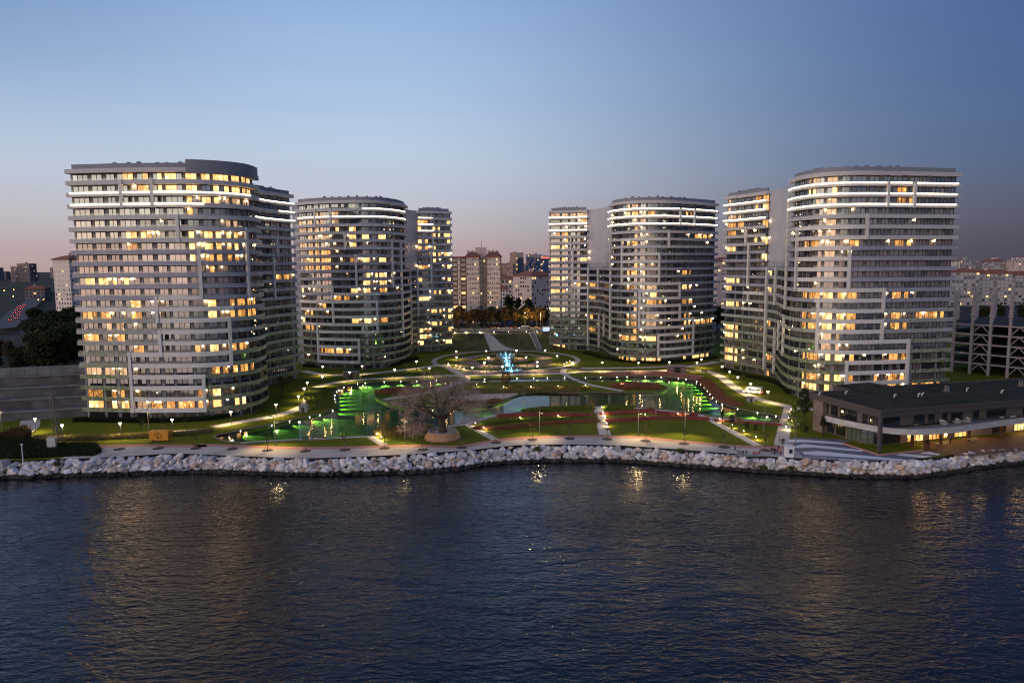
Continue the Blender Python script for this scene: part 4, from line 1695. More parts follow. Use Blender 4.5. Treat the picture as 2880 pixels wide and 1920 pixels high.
M['leaf'] = leaf_mat('leaf', (0.035, 0.060, 0.012), (0.085, 0.095, 0.022))
M['leaf_dark'] = leaf_mat('leaf_dark', (0.014, 0.022, 0.008), (0.034, 0.044, 0.014))
M['leaf_brown'] = leaf_mat('leaf_brown', (0.050, 0.040, 0.016), (0.105, 0.070, 0.028))
M['leaf_rust'] = leaf_mat('leaf_rust', (0.10, 0.045, 0.020), (0.17, 0.08, 0.035))
M['leaf_gold'] = leaf_mat('leaf_gold', (0.11, 0.095, 0.020), (0.20, 0.15, 0.035))
M['flower_red'] = leaf_mat('flower_red', (0.20, 0.045, 0.045), (0.36, 0.11, 0.09))
M['flower_rust'] = leaf_mat('flower_rust', (0.18, 0.07, 0.035), (0.30, 0.13, 0.07))
M['reed'] = leaf_mat('reed', (0.12, 0.095, 0.035), (0.26, 0.20, 0.08))
M['hedge'] = leaf_mat('hedge', (0.075, 0.105, 0.016), (0.15, 0.18, 0.035))


def leaves(mb, r, centre, rad, n, size, shell=0.35):
    for _ in range(n):
        v = Vector((r.gauss(0, 1), r.gauss(0, 1), r.gauss(0, 1))).normalized()
        k = (shell + (1 - shell) * r.random()) ** 0.7
        p = Vector(centre) + Vector((v.x * rad[0], v.y * rad[1], v.z * rad[2])) * k
        a = Vector((r.gauss(0, 1), r.gauss(0, 1), r.gauss(0, 1))).normalized()
        b = a.cross(Vector((r.gauss(0, 1), r.gauss(0, 1), r.gauss(0, 1)))).normalized()
        s = size * r.uniform(0.6, 1.3)
        mb.quad(p - a * s, p - b * s * 0.6, p + a * s, p + b * s * 0.6)


def leafy_tree(name, seed, h, crown_w, lm, n=900, leaf=0.28, trunk_h=0.35, clumps=9, bark='bark'):
    r = random.Random(seed)
    t = thing(name, '', 'tree', world=False)
    mb = MB()
    th = h * trunk_h
    mb.tube((0, 0, -0.1), (0, 0, th), 0.028 * h, 0.018 * h, 7)
    cr = MB()
    for i in range(clumps):
        a = r.uniform(0, 6.28)
        d = crown_w / 2 * r.uniform(0.15, 0.72)
        z = th + (h - th) * r.uniform(0.12, 0.82)
        if z > th + (h - th) * 0.6:
            d *= 0.6
        c = (math.cos(a) * d, math.sin(a) * d, z)
        mb.tube((0, 0, th * r.uniform(0.7, 1.0)), c, 0.010 * h, 0.003 * h, 5, cap=False)
        rad = crown_w * r.uniform(0.17, 0.27)
        leaves(cr, r, c, (rad, rad, rad * 0.8), n // clumps, leaf)
    mb.build('trunk', bark, t)
    cr.build('crown', lm, t)
    return t


def sapling(seed, h, lm, n=110):
    r = random.Random(seed)
    t = thing('sapling', '', 'tree', world=False)
    mb = MB()
    mb.tube((0, 0, 0), (0, 0, h * 0.75), 0.05, 0.02, 6)
    cr = MB()
    for i in range(7):
        a = r.uniform(0, 6.28)
        c = Vector((math.cos(a) * r.uniform(0.2, 0.7), math.sin(a) * r.uniform(0.2, 0.7), h * r.uniform(0.55, 0.95)))
        mb.tube((0, 0, h * 0.5), c, 0.025, 0.008, 4, cap=False)
        leaves(cr, r, c, (0.4, 0.4, 0.4), n // 7, 0.13, 0.1)
    mb.build('trunk', 'bark', t)
    cr.build('crown', lm, t)
    for k in range(3):
        a = 2.09 * k
        MB().tube((math.cos(a) * 0.8, math.sin(a) * 0.8, 0), (math.cos(a) * 0.08, math.sin(a) * 0.08, 1.9), 0.035, n=5).build('stake', 'stake', t)
    return t


SAP = [sapling(1, 4.2, 'leaf'), sapling(2, 4.6, 'leaf_brown'), sapling(3, 4.0, 'leaf'), sapling(4, 4.4, 'leaf_gold', 200)]
sap_pos = [(A(1455, 720), 1), (A(1800, 720), 0), (B(305, 855), 1), (B(627, 870), 0), (B(977, 875), 2), (B(1340, 865), 1), (B(1705, 850), 0), (B(2055, 863), 2), (C(715, 1105), 0), (C(1030, 1060), 0), (C(1362, 1033), 3),
           (C(1705, 1023), 1), (C(2050, 1027), 3), (D(705, 848), 3), (D(1057, 875), 0), (D(1425, 905), 0), (D(1805, 935), 1)]
M['grate'] = mat('grate', (0.07, 0.05, 0.045), 0.8)
used = set()


def place(protos, k, p, z=0.0, rz=None, sc=1.0):
    o = protos[k]
    if id(o) in used or o.name in used:
        o = copy_tree(o)
    used.add(protos[k].name)
    o.location = (p.x, p.y, z)
    o.rotation_euler = (0, 0, random.uniform(0, 6.28) if rz is None else rz)
    o.scale = (sc, sc, sc)
    return o


grate_me = None
kinds = ('thin green', 'thin brown', 'thin green', 'golden leaved')
for i, (p, k) in enumerate(sap_pos):
    o = place(SAP, k, p, 0.05)
    tag(o, '%s staked sapling along the seaside promenade, %s from left' % (kinds[k], nth(i)), 'tree', 'staked promenade saplings')
for i, p in enumerate([A(1095, 728)] + [q for q, _ in sap_pos]):
    if grate_me is None:
        mb = MB()
        mb.lathe([(0.02, 0.07), (1.35, 0.07), (1.4, 0.03)], 20)
        o = mb.build('tree_pit', 'grate')
        grate_me = o.data
    else:
        o = add_obj('tree_pit', grate_me)
    o.location = (p.x, p.y, 0.0)
    tag(o, 'round dark tree pit in the promenade paving, %s from left' % nth(i), 'tree pit', 'round tree pits')

# park trees inland
PARK = [leafy_tree('young_tree', 21, 5.2, 2.6, 'leaf_gold', 420, 0.16, 0.4, 8), leafy_tree('young_tree', 22, 5.0, 2.2, 'leaf_dark', 420, 0.16, 0.45, 8),
        leafy_tree('young_tree', 23, 4.8, 3.8, 'leaf_rust', 600, 0.16, 0.25, 9)]
park_pos = [(B(1700, 740), 0, 1.0, 'golden young tree with bushy crown on the lower pond bank'), (D(2340, 800), 1, 1.1, 'dark round crowned young tree before the pavilion wall'), (E(505, 615), 1, 1.25, 'dark round headed tree standing by the pavilion corner'),
            (B(760, 380), 2, 1.6, 'rust coloured spreading tree beside the far left tower'), (A(1105, 585), 0, 0.8, 'small gold lit tree on the lawn below the far left tower'), (A(1515, 560), 1, 1.0, 'slim dark tree behind the yellow generator'),
            (A(1305, 575), 1, 0.9, 'slim dark tree left of the yellow generator, on the dark lawn'), (A(1705, 545), 1, 0.9, 'slim dark tree right of the yellow generator, by the path'),
            (D(1410, 690), 1, 0.9, 'slim young tree by the right end of the pond, first in its row'), (D(1495, 745), 1, 0.9, 'slim young tree by the right end of the pond, second in its row'),
            (D(1565, 760), 0, 0.9, 'slim gold tinted tree by the right end of the pond, third in its row'), (D(1635, 800), 1, 0.85, 'slim young tree on the right lawn, fourth in its row'),
            (D(1715, 820), 1, 0.85, 'slim young tree on the right lawn, fifth in its row'), (D(1600, 320), 0, 0.8, 'small golden tree on the right bank lawn near the white van'),
            (C(925, 190), 0, 0.9, 'small lit tree at the foot of the bank ramp'), (D(2180, 830), 1, 0.8, 'thin tree beside the striped plaza'), (D(1940, 100), 1, 1.0, 'dark tree against the foot of the far right tower')]
for p, k, s_, lab in park_pos:
    tag(place(PARK, k, p, 0.0, sc=s_), lab, 'tree')

# slender poplar, autumn birch, brown ball bush
def poplar(seed, h, w, lm, n, label, p, leaf=0.14, bark='bark'):
    r = random.Random(seed)
    t = thing('slender_tree', label, 'tree', world=False)
    mb, cr = MB(), MB()
    mb.tube((0, 0, 0), (0, 0, h * 0.95), 0.10, 0.02, 6)
    for i in range(26):
        z = h * r.uniform(0.25, 0.97)
        a = r.uniform(0, 6.28)
        d = w / 2 * (1.1 - abs(z / h - 0.5)) * r.uniform(0.3, 0.9)
        c = (math.cos(a) * d, math.sin(a) * d, z)
        mb.tube((0, 0, z - 0.6), c, 0.03, 0.008, 4, cap=False)
        leaves(cr, r, c, (0.35, 0.35, 0.5), n // 26, leaf, 0.1)
    mb.build('trunk', bark, t)
    cr.build('crown', lm, t)
    t.location = (p.x, p.y, 0)
    return t


poplar(31, 9.5, 1.9, 'leaf_gold', 500, 'tall slender poplar standing beside the central cross path', D(238, 765))
poplar(32, 8.5, 3.0, 'leaf_rust', 420, 'bare rust red birch with pale trunk on the island shore', D(553, 392), 0.10, 'bark_grey')
bb = thing('ball_bush', 'round brown clipped bush on the far bank of the pond', 'bush', world=False)
r_ = random.Random(5)
mb = MB()
leaves(mb, r_, (0, 0, 2.4), (2.0, 2.0, 2.2), 900, 0.22, 0.6)
mb.build('crown', 'leaf_rust', bb)
MB().tube((0, 0, 0), (0, 0, 1.6), 0.12, 0.08).build('trunk', 'bark', bb)
bb.location = C(1120, 522)

# dense evergreen clump beside the pavilion
for i, (p, h, w) in enumerate(((E(240, 540), 6.0, 4.5), (E(330, 480), 8.5, 5.5), (E(300, 560), 5.5, 4.5), (E(345, 400), 9.5, 5.0), (E(250, 450), 6.5, 4.0))):
    t = leafy_tree('evergreen_tree', 40 + i, h, w, 'leaf_dark' if i % 2 else 'hedge', 900, 0.22, 0.12, 12)
    t.location = (p.x, p.y, 0)
    tag(t, 'dense dark evergreen in the clump between path and pavilion, %s from the sea' % ORD[[0, 2, 1, 4, 3][i]], 'tree', 'evergreens by the pavilion')

# the old bare tree in its drum planter
def bare_tree(p):
    t = thing('bare_tree', 'huge old leafless tree rising from the round planter', 'tree', world=False)
    r = random.Random(77)
    mb, tw = MB(), MB()

    def grow(a, d, ln, rad, lvl):
        segs = 3
        cur = Vector(a)
        dr = Vector(d).normalized()
        rr_ = rad
        for i in range(segs):
            dr = (dr + Vector((r.gauss(0, 0.16), r.gauss(0, 0.16), r.gauss(0, 0.10) + 0.03))).normalized()
            nx = cur + dr * ln / segs
            r2 = max(0.022, rr_ * 0.84)
            (mb if lvl < 4 else tw).tube(cur, nx, rr_, r2, 7 if lvl < 2 else 5 if lvl < 4 else 3, cap=False)
            cur, rr_ = nx, r2
            if lvl >= 1 and i > 0 and lvl < 6 and (lvl < 4 or r.random() < 0.75):
                side = dr.cross(Vector((r.gauss(0, 1), r.gauss(0, 1), r.gauss(0, 1)))).normalized()
                grow(cur, dr * 0.6 + side * 0.8, ln * 0.62, rr_ * 0.55, lvl + 1)
        if lvl < 6:
            for k in range(2 if lvl < 5 or r.random() < 0.5 else 1):
                side = dr.cross(Vector((r.gauss(0, 1), r.gauss(0, 1), r.gauss(0, 1)))).normalized()
                grow(cur, dr + side * (0.55 + 0.2 * (lvl > 2)), ln * 0.72, rr_ * 0.75, lvl + 1)
    mb.tube((0.0, 0, 1.2), (0.0, 0, 2.3), 1.15, 0.82, 9, cap=False)
    mb.tube((0.0, 0, 2.3), (-0.3, 0, 5.2), 0.82, 0.62, 9, cap=False)
    for k in range(6):
        a = 6.28 * k / 6 + r.uniform(-0.3, 0.3)
        grow((-0.25, 0, 4.2 + 0.2 * k), (math.cos(a), math.sin(a), 0.6), 4.5, 0.46, 1)
    grow((-0.3, 0, 5.1), (0.1, 0, 1), 4.4, 0.50, 1)
    grow((-0.3, 0, 5.1), (-0.35, 0.1, 1), 4.6, 0.45, 1)
    mb.build('trunk', 'bark_grey', t)
    tw.build('twigs', 'twig', t)
    t.location = (p.x, p.y, 0)
    t.rotation_euler = (0, 0, 0.6)
    t.scale = (1.18, 1.18, 1.12)
    return t


PT = C(540, 1018)
bare_tree(PT)
PLS = 1.16
pl = thing('tree_planter', 'round timber clad planter drum with sloping sides on the promenade', 'planter', (PT.x, PT.y, 0), world=False)
mb = MB()
mb.lathe([(4.1, 0.35), (3.35, 2.1), (3.35, 2.25), (3.0, 2.25), (3.0, 1.3)], 48)
mb.build('rim', mat('planter_grey', (0.28, 0.26, 0.25), 0.7), pl, smooth=True)
MB().lathe([(4.25, 0.05), (4.25, 0.35), (3.9, 0.35)], 48).build('base', mat('planter_base', (0.30, 0.16, 0.10), 0.7, 0.1, 1), pl)
MB().lathe([(0.02, 1.75), (3.0, 1.7)], 32).build('earth', 'sand', pl)
sl_me = None
M['slat'] = mat('slat', (0.42, 0.23, 0.12), 0.6, 0.15, 1.2)
for k in range(72):
    a = 2 * math.pi * k / 72
    if sl_me is None:
        mb = MB()
        mb.quad((4.16, -0.165, 0.36), (4.16, 0.165, 0.36), (3.42, 0.135, 2.08), (3.42, -0.135, 2.08))
        mb.quad((4.16, -0.165, 0.36), (3.42, -0.135, 2.08), (3.36, -0.135, 2.05), (4.10, -0.165, 0.33))
        mb.quad((4.16, 0.165, 0.36), (4.10, 0.165, 0.33), (3.36, 0.135, 2.05), (3.42, 0.135, 2.08))
        mb.quad((3.42, -0.135, 2.08), (3.42, 0.135, 2.08), (3.36, 0.135, 2.05), (3.36, -0.135, 2.05))
        o = mb.build('slat', 'slat', pl)
        sl_me = o.data
    else:
        o = add_obj('slat', sl_me, pl)
    o.rotation_euler = (0, 0, a)
pl.scale = (PLS, PLS, 0.95)

# beds of reeds, flowers and low hedges
def bed(name, label, poly, n, h, m, seed, w=0.10, lean=0.35, cat=None):
    r = random.Random(seed)
    xs, ys = [p.x for p in poly], [p.y for p in poly]
    mb = MB()
    pl_ = [Vector((p.x, p.y)) for p in poly]
    k = 0
    tries = 0
    while k < n and tries < n * 14:
        tries += 1
        p = Vector((r.uniform(min(xs), max(xs)), r.uniform(min(ys), max(ys))))
        if not inside(pl_, p):
            continue
        k += 1
        hh = h * r.uniform(0.55, 1.15)
        a = r.uniform(0, 6.28)
        dx, dy = math.cos(a) * w, math.sin(a) * w
        lx, ly = r.gauss(0, lean) * hh, r.gauss(0, lean) * hh
        mb.tri((p.x - dx, p.y - dy, 0.0), (p.x + dx, p.y + dy, 0.0), (p.x + lx, p.y + ly, hh))
        mb.tri((p.x - dy, p.y + dx, 0.0), (p.x + dy, p.y - dx, 0.0), (p.x - lx, p.y + ly, hh * 0.8))
    return tag(mb.build(name, m), label, cat or 'planting', kind='stuff')


def lane(pts, w):
    c = catmull(pts, 3)[0]
    L, R_ = [], []
    for i in range(len(c)):
        d = (c[min(i + 1, len(c) - 1)] - c[max(i - 1, 0)]).normalized()
        nn = Vector((d.y, -d.x)) * w / 2
        L.append(c[i] - nn)
        R_.append(c[i] + nn)
    return L + R_[::-1]


bed('flower_bed', 'crimson flower bed, upper strip left of the central cross path', lane([C(1050, 826), C(1300, 806), C(1600, 806), C(1900, 814)], 3.4), 5200, 0.75, 'flower_red', 1)
bed('flower_bed', 'crimson flower bed, upper strip right of the central cross path', lane([C(2020, 806), D(350, 605), D(600, 585), D(780, 570)], 3.0), 3600, 0.75, 'flower_red', 2)
bed('flower_bed', 'rust red flower bed, lower strip left of the central cross path', lane([C(830, 925), C(1050, 935), C(1300, 905), C(1600, 880), C(1980, 862)], 3.4), 6000, 0.7, 'flower_rust', 3)
bed('flower_bed', 'crimson flower bed, lower strip right of the central cross path', lane([C(2050, 868), D(600, 655), D(900, 640), D(1290, 652)], 2.8), 4600, 0.75, 'flower_red', 4)
bed('flower_bed', 'dark red flower bed along the path at the right end of the pond', lane([D(740, 590), D(950, 605), D(1180, 612)], 2.6), 2600, 0.8, 'flower_red', 5)
bed('flower_bed', 'low red border behind the right lawn path', lane([D(1340, 665), D(1600, 680), D(1950, 705)], 1.8), 2600, 0.6, 'flower_red', 6)
bed('reed_bed', 'tall brown reeds on the lower pond bank left of the planter', lane([B(1640, 715), B(1800, 715), B(2000, 700), B(2140, 700)], 6.0), 5200, 1.7, 'reed', 7, 0.09)
bed('reed_bed', 'green reeds along the lower pond shore left of the cross path', lane([C(1290, 785), C(1500, 762), C(1700, 752), C(1920, 745)], 4.6), 6000, 1.1, 'hedge', 8, 0.1)
bed('reed_bed', 'green reeds along the lower pond shore right of the cross path', lane([C(2010, 745), C(2150, 748), D(600, 560)], 4.6), 3600, 1.1, 'hedge', 9, 0.1)
bed('reed_bed', 'green strip between the crimson beds left of the cross path', lane([C(900, 900), C(1150, 866), C(1500, 848), C(1960, 838)], 2.6), 5200, 0.6, 'hedge', 10, 0.12)
bed('reed_bed', 'brown reeds on the left tip of the island', lane([B(1680, 350), B(1760, 335), B(1900, 335), B(2000, 350)], 8.0), 4200, 1.3, 'flower_rust', 11, 0.1)
bed('reed_bed', 'golden reed belt along the island middle', lane([C(780, 590), C(1000, 592), C(1300, 588), C(1500, 585), C(1800, 590)], 7.0), 7500, 0.9, 'reed', 12, 0.1)
bed('reed_bed', 'pale green planting rows on the island lawn', lane([C(1080, 556), C(1300, 558), C(1600, 560), C(1900, 560)], 9.0), 3000, 0.5, 'leaf_gold', 13, 0.16)
bed('reed_bed', 'rust brown shrubs on the right tip of the island', lane([D(450, 365), D(600, 350), D(700, 352), D(830, 355)], 9.0), 5200, 1.4, 'flower_rust', 14, 0.1)
bed('reed_bed', 'brown bank planting below the sand patch', lane([C(620, 695), C(800, 700), C(950, 695), C(1060, 668)], 4.0), 3600, 0.8, 'flower_rust', 15, 0.1)
bed('reed_bed', 'brown planting on the outer bank at the right end of the pond', lane([D(1230, 290), D(1330, 380), D(1420, 470), D(1560, 525)], 5.0), 4200, 0.9, 'flower_rust', 16, 0.1)
bed('reed_bed', 'dark tall grass strip along the lawn below the far left tower', lane([A(300, 640), A(700, 640), A(1000, 630), A(1380, 615)], 3.0), 5200, 1.2, 'reed', 17, 0.08)
bed('reed_bed', 'tall grass right of the yellow generator', lane([A(1560, 605), A(1750, 590), A(1950, 570)], 3.0), 2600, 1.1, 'reed', 18, 0.08)
bed('reed_bed', 'planted slope between the walks on the left bank', lane([B(1150, 300), B(1080, 350), B(1110, 420), B(1150, 490)], 9.0), 5200, 0.7, 'hedge', 19, 0.12)
bed('reed_bed', 'low planting strip behind the left pond walk', lane([B(1500, 200), B(1800, 180), B(2100, 165)], 7.0), 4200, 0.7, 'hedge', 20, 0.12)
bed('hedge_row', 'dark hedge along the foot of the far left tower', lane([A(690, 470), A(1200, 478), A(1600, 476), A(1950, 455), A(2250, 400)], 2.2), 6000, 1.4, 'leaf_dark', 21, 0.14)
bed('hedge_row', 'dark hedge along the foot of the left centre tower', lane([B(960, 100), B(1300, 115), B(1600, 115), B(1800, 90), B(2000, 30)], 2.0), 5200, 1.5, 'leaf_dark', 22, 0.14)
bed('hedge_row', 'dark hedge along the foot of the right centre tower', lane([D(150, 45), D(350, 100), D(600, 130), D(800, 138), D(1100, 118), D(1350, 90)], 2.2), 6000, 1.6, 'leaf_dark', 23, 0.14)
bed('shrubbery', 'dark scrub above the rocks at the left edge', [A(-60, 810), A(-60, 640), A(250, 600), A(300, 650), A(520, 690), A(880, 690), A(935, 755), A(860, 790), A(500, 800), A(250, 815)], 9000, 1.15, 'leaf_dark', 24, 0.2)
bed('shrubbery', 'brown lit scrub at the left edge below the ramp', [A(-60, 640), A(60, 610), A(230, 560), A(280, 620), A(200, 660)], 2600, 2.2, 'leaf_brown', 25, 0.2)
bed('shrubbery', 'shrub border at the foot of the far right tower', lane([D(1420, 200), D(1600, 250), D(1800, 290), D(1950, 340), D(2050, 420)], 3.0), 4200, 1.3, 'leaf_dark', 26, 0.16)
for k, (t0, t1, kk) in enumerate(((0.3, 1.2, 0.74), (1.9, 2.8, 0.74), (3.5, 4.4, 0.4), (5.0, 5.9, 0.4), (0.4, 2.7, 0.42), (4.1, 5.3, 0.92))):
    lab = ('right rear', 'left rear', 'left front', 'right front', 'inner rear', 'front rim')[k]
    bed('hedge_row', 'low clipped hedge on the oval garden, %s arc' % lab, lane([oval(kk, t0 + (t1 - t0) * q / 8) for q in range(9)], 1.6), 2200, 0.8, 'hedge', 30 + k, 0.14)

# ================================================================== BACKGROUND TOWN
M['plaster'] = mat('plaster', (0.60, 0.53, 0.48), 0.85, 0.08, 0.2)
M['plaster_grey'] = mat('plaster_grey', (0.30, 0.28, 0.28), 0.85, 0.1, 0.2)
M['plaster_brown'] = mat('plaster_brown', (0.20, 0.12, 0.075), 0.85, 0.1, 0.2)
M['plaster_pink'] = mat('plaster_pink', (0.52, 0.40, 0.36), 0.85, 0.1, 0.2)
M['roof_tile'] = mat('roof_tile', (0.22, 0.085, 0.055), 0.85, 0.15, 0.5)
M['office_blue'] = dark_glass('office_blue', (0.03, 0.06, 0.14), 0.12)
M['office_pink'] = mat('office_pink', (0.40, 0.25, 0.19), 0.8)
M['haze_block'] = mat('haze_block', (0.13, 0.11, 0.115), 0.9, 0.15, 0.02)
M['haze_block2'] = mat('haze_block2', (0.17, 0.14, 0.14), 0.9, 0.15, 0.02)
M['win_dark'] = dark_glass('win_dark', (0.03, 0.03, 0.035), 0.10)
M['win_white'] = mat('win_white', (0.45, 0.43, 0.42), 0.7)
M['win_lit'] = emit('win_lit', (1.0, 0.66, 0.28), 1.3, False)
M['red_sign'] = emit('red_sign', (1.0, 0.15, 0.10), 1.5, False)


def block(name, label, cx, cy, w, d, z0, z1, rz, wall, floors, cols, roof='flat', win=('win_dark',), ww=0.55, wh=0.5, single=False, cat='apartment block', group=None, seed=0, sides=True, roof_h=3.5, balcony=False):
    """a block of flats: walls, storeys of windows on the two faces towards the sea, roof with chimneys"""
    r = random.Random(seed or int(abs(cx * 7 + cy)))
    t = thing(name, label, cat, (cx, cy, z0), group)
    cs, sn = math.cos(rz), math.sin(rz)
    P2 = lambda x, y: (cx + x * cs - y * sn, cy + x * sn + y * cs)
    poly = [P2(-w / 2, -d / 2), P2(w / 2, -d / 2), P2(w / 2, d / 2), P2(-w / 2, d / 2)]
    MB().prism(poly, z0, z1).build('wall', wall, t)
    if roof == 'hip':
        e = 0.8
        q = [P2(-w / 2 - e, -d / 2 - e), P2(w / 2 + e, -d / 2 - e), P2(w / 2 + e, d / 2 + e), P2(-w / 2 - e, d / 2 + e)]
        k = min(w, d) * 0.32
        u = [P2(-w / 2 + k, -d / 2 + k), P2(w / 2 - k, -d / 2 + k), P2(w / 2 - k, d / 2 - k), P2(-w / 2 + k, d / 2 - k)]
        mb = MB()
        mb.prism(q, z1, z1 + 0.5)
        for i in range(4):
            j = (i + 1) % 4
            mb.quad((*q[i], z1 + 0.5), (*q[j], z1 + 0.5), (*u[j], z1 + roof_h), (*u[i], z1 + roof_h))
        mb.quad(*[(*p, z1 + roof_h) for p in u])
        ro = mb.build('roof', 'roof_tile', t)
        for i in range(r.randint(2, 4)):
            x, y = P2(r.uniform(-w * 0.3, w * 0.3), r.uniform(-d * 0.25, d * 0.2))
            MB().box((x, y, z1 + 1.0), (1.6, 1.4, roof_h + 0.6), rz).build('chimney', 'plaster_pink', ro)
    else:
        mb = MB()
        mb.prism([P2(-w / 2 - 0.3, -d / 2 - 0.3), P2(w / 2 + 0.3, -d / 2 - 0.3), P2(w / 2 + 0.3, d / 2 + 0.3), P2(-w / 2 - 0.3, d / 2 + 0.3)], z1 + 0.002, z1 + 0.9)
        ro = mb.build('roof', 'roof_dark' if r.random() < 0.6 else wall, t)
        for i in range(r.randint(1, 3)):
            x, y = P2(r.uniform(-w * 0.35, w * 0.35), r.uniform(-d * 0.3, d * 0.3))
            MB().box((x, y, z1 + 0.9), (r.uniform(2, 5), 3, r.uniform(1.5, 4)), rz).build('roof_hut', wall, ro)
    fh = (z1 - z0) / floors
    faces = [((-w / 2, -d / 2), (1, 0), w, cols)]
    if sides:
        nc = max(1, int(cols * d / w))
        faces += [((-w / 2, d / 2), (0, -1), d, nc), ((w / 2, -d / 2), (0, 1), d, nc)]
    joined = {}
    for (ox_, oy_), (dx, dy), ln, nc in faces:
        nx, ny = (dy, -dx)
        for f in range(floors):
            zc = z0 + fh * f + fh * 0.28
            for c in range(nc):
                a = ln * (c + 0.5 - ww / 2) / nc
                b = ln * (c + 0.5 + ww / 2) / nc
                m = 'win_lit' if r.random() < 0.06 else r.choice(win)
                mb = MB() if single else joined.setdefault(m, MB())
                x0, y0 = ox_ + dx * a + nx * 0.06, oy_ + dy * a + ny * 0.06
                x1, y1 = ox_ + dx * b + nx * 0.06, oy_ + dy * b + ny * 0.06
                p, q = P2(x0, y0), P2(x1, y1)
                p2, q2 = P2(x0 - nx * 0.2, y0 - ny * 0.2), P2(x1 - nx * 0.2, y1 - ny * 0.2)
                h = fh * wh
                mb.quad((*p, zc), (*q, zc), (*q, zc + h), (*p, zc + h))
                mb.quad((*p, zc + h), (*q, zc + h), (*q2, zc + h), (*p2, zc + h))
                mb.quad((*q, zc), (*q2, zc), (*q2, zc + h), (*q, zc + h))
                mb.quad((*p2, zc), (*p, zc), (*p, zc + h), (*p2, zc + h))
                if single:
                    mb.build('window', m, t)
    for m, mb in joined.items():
        tag(mb.build('window', m, t), kind='stuff')
    if balcony:
        for f in range(1, floors):
            x, y = P2(0, -d / 2 - 0.5)
            MB().box((x, y, z0 + fh * f), (w * 0.9, 0.9, 1.0), rz).build('balcony', 'brick_red', t)
    return t


PZ = 8.0
# the brown and beige tower block in the middle gap: three slabs round a core
blk = thing('apartment_block', 'tall beige and brown apartment block with red tiled roof in the central gap', 'apartment block', (-20, 458, PZ))


def slab(x0, x1, y0, y1, z1, wall, cols, floors, wins=('win_dark', 'win_dark', 'win_white'), seed=1, ww=0.42, wh=0.42):
    r = random.Random(seed)
    MB().prism([(x0, y0), (x1, y0), (x1, y1), (x0, y1)], PZ, z1).build('wall', wall, blk)
    fh = (z1 - PZ) / floors
    for f in range(floors):
        for c in range(cols):
            a, b = x0 + (x1 - x0) * (c + 0.5 - ww / 2) / cols, x0 + (x1 - x0) * (c + 0.5 + ww / 2) / cols
            z = PZ + fh * f + fh * 0.34
            m = 'win_lit' if r.random() < 0.07 else r.choice(wins)
            wo = MB().box(((a + b) / 2, y0 - 0.05, z), (b - a, 0.2, fh * wh)).build('window', m, blk)
            if r.random() < 0.16:
                MB().box((b + 0.25, y0 - 0.35, z - 0.5), (0.7, 0.5, 0.5)).build('air_conditioner', 'win_white', wo)


slab(-29.0, -20.8, 452, 466, 51.0, 'plaster', 5, 14, seed=3, ww=0.5)
slab(-20.8, -16.6, 455.5, 466, 50.0, 'plaster_grey', 2, 14, seed=4)
slab(-16.0, -7.2, 452, 466, 51.0, 'plaster', 6, 14, seed=5, ww=0.5)
slab(-38.5, -34.8, 455, 466, 50.6, 'plaster_brown', 1, 14, ('win_white',), 6, 0.7, 0.5)
slab(-34.8, -33.2, 454, 466, 50.6, 'plaster', 1, 14, ('win_dark',), 7, 0.2)
slab(-33.2, -29.4, 455, 466, 50.6, 'plaster_brown', 1, 14, ('win_white',), 8, 0.7, 0.5)
MB().prism([(-16.6, 451.6), (-16.0, 451.6), (-16.0, 466), (-16.6, 466)], PZ, 51.0).build('corner_strip', 'plaster_brown', blk)
MB().prism([(-7.2, 452.4), (-6.6, 452.4), (-6.6, 466), (-7.2, 466)], PZ, 51.0).build('corner_strip', 'plaster_brown', blk)
for x0, x1 in ((-30.0, -20.4), (-16.8, -6.2)):
    mb = MB()
    mb.prism([(x0, 451.2), (x1, 451.2), (x1, 467), (x0, 467)], 51.0, 51.7)
    a = [(x0, 451.2), (x1, 451.2), (x1, 467), (x0, 467)]
    u = [(x0 + 2.5, 457), (x1 - 2.5, 457), (x1 - 2.5, 462), (x0 + 2.5, 462)]
    for i in range(4):
        j = (i + 1) % 4
        mb.quad((*a[i], 51.7), (*a[j], 51.7), (*u[j], 54.6), (*u[i], 54.6))
    mb.quad(*[(*p, 54.6) for p in u])
    ro = mb.build('roof', 'roof_tile', blk)
    for k in range(3):
        MB().box((x0 + 2 + 2.6 * k, 458 + k, 52.5), (1.5, 1.5, 3.2)).build('chimney', 'plaster_pink', ro)
MB().box((-20, 461, 50), (7, 6, 7.5)).build('lift_house', 'plaster_pink', blk)
MB().tube((-19.5, 460, 57.5), (-19.5, 460, 62.5), 0.15, 0.05).build('aerial', 'pole', blk)
for x, w in ((-36.6, 5.0), (-31.2, 4.6)):
    MB().prism([(x - w / 2, 453.8), (x + w / 2, 453.8), (x + w / 2, 467), (x - w / 2, 467)], 50.602, 51.6).build('roof', 'roof_tile', blk)

block('apartment_block', 'pinkish grey apartment block with red roof seen at an angle in the central gap', 17.5, 566, 24, 22, PZ, 37.0, 0.72, 'plaster_pink', 9, 9, 'hip', ('win_dark', 'win_white', 'win_white'), 0.6, 0.55, True, seed=12, roof_h=4)
for i, (x, y, w, h) in enumerate(((-10, 640, 14, 16), (-2, 700, 18, 24), (-16, 760, 16, 26), (8, 790, 22, 22))):
    block('town_house', 'small red roofed town house behind the central blocks, %s from left' % ORD[[1, 2, 0, 3][i]], x, y, w, 12, PZ, PZ + h, 0.1 * i, ('plaster', 'plaster_pink', 'plaster_grey', 'plaster')[i], 5, 5, 'hip', cat='house', group='small houses in the central gap')
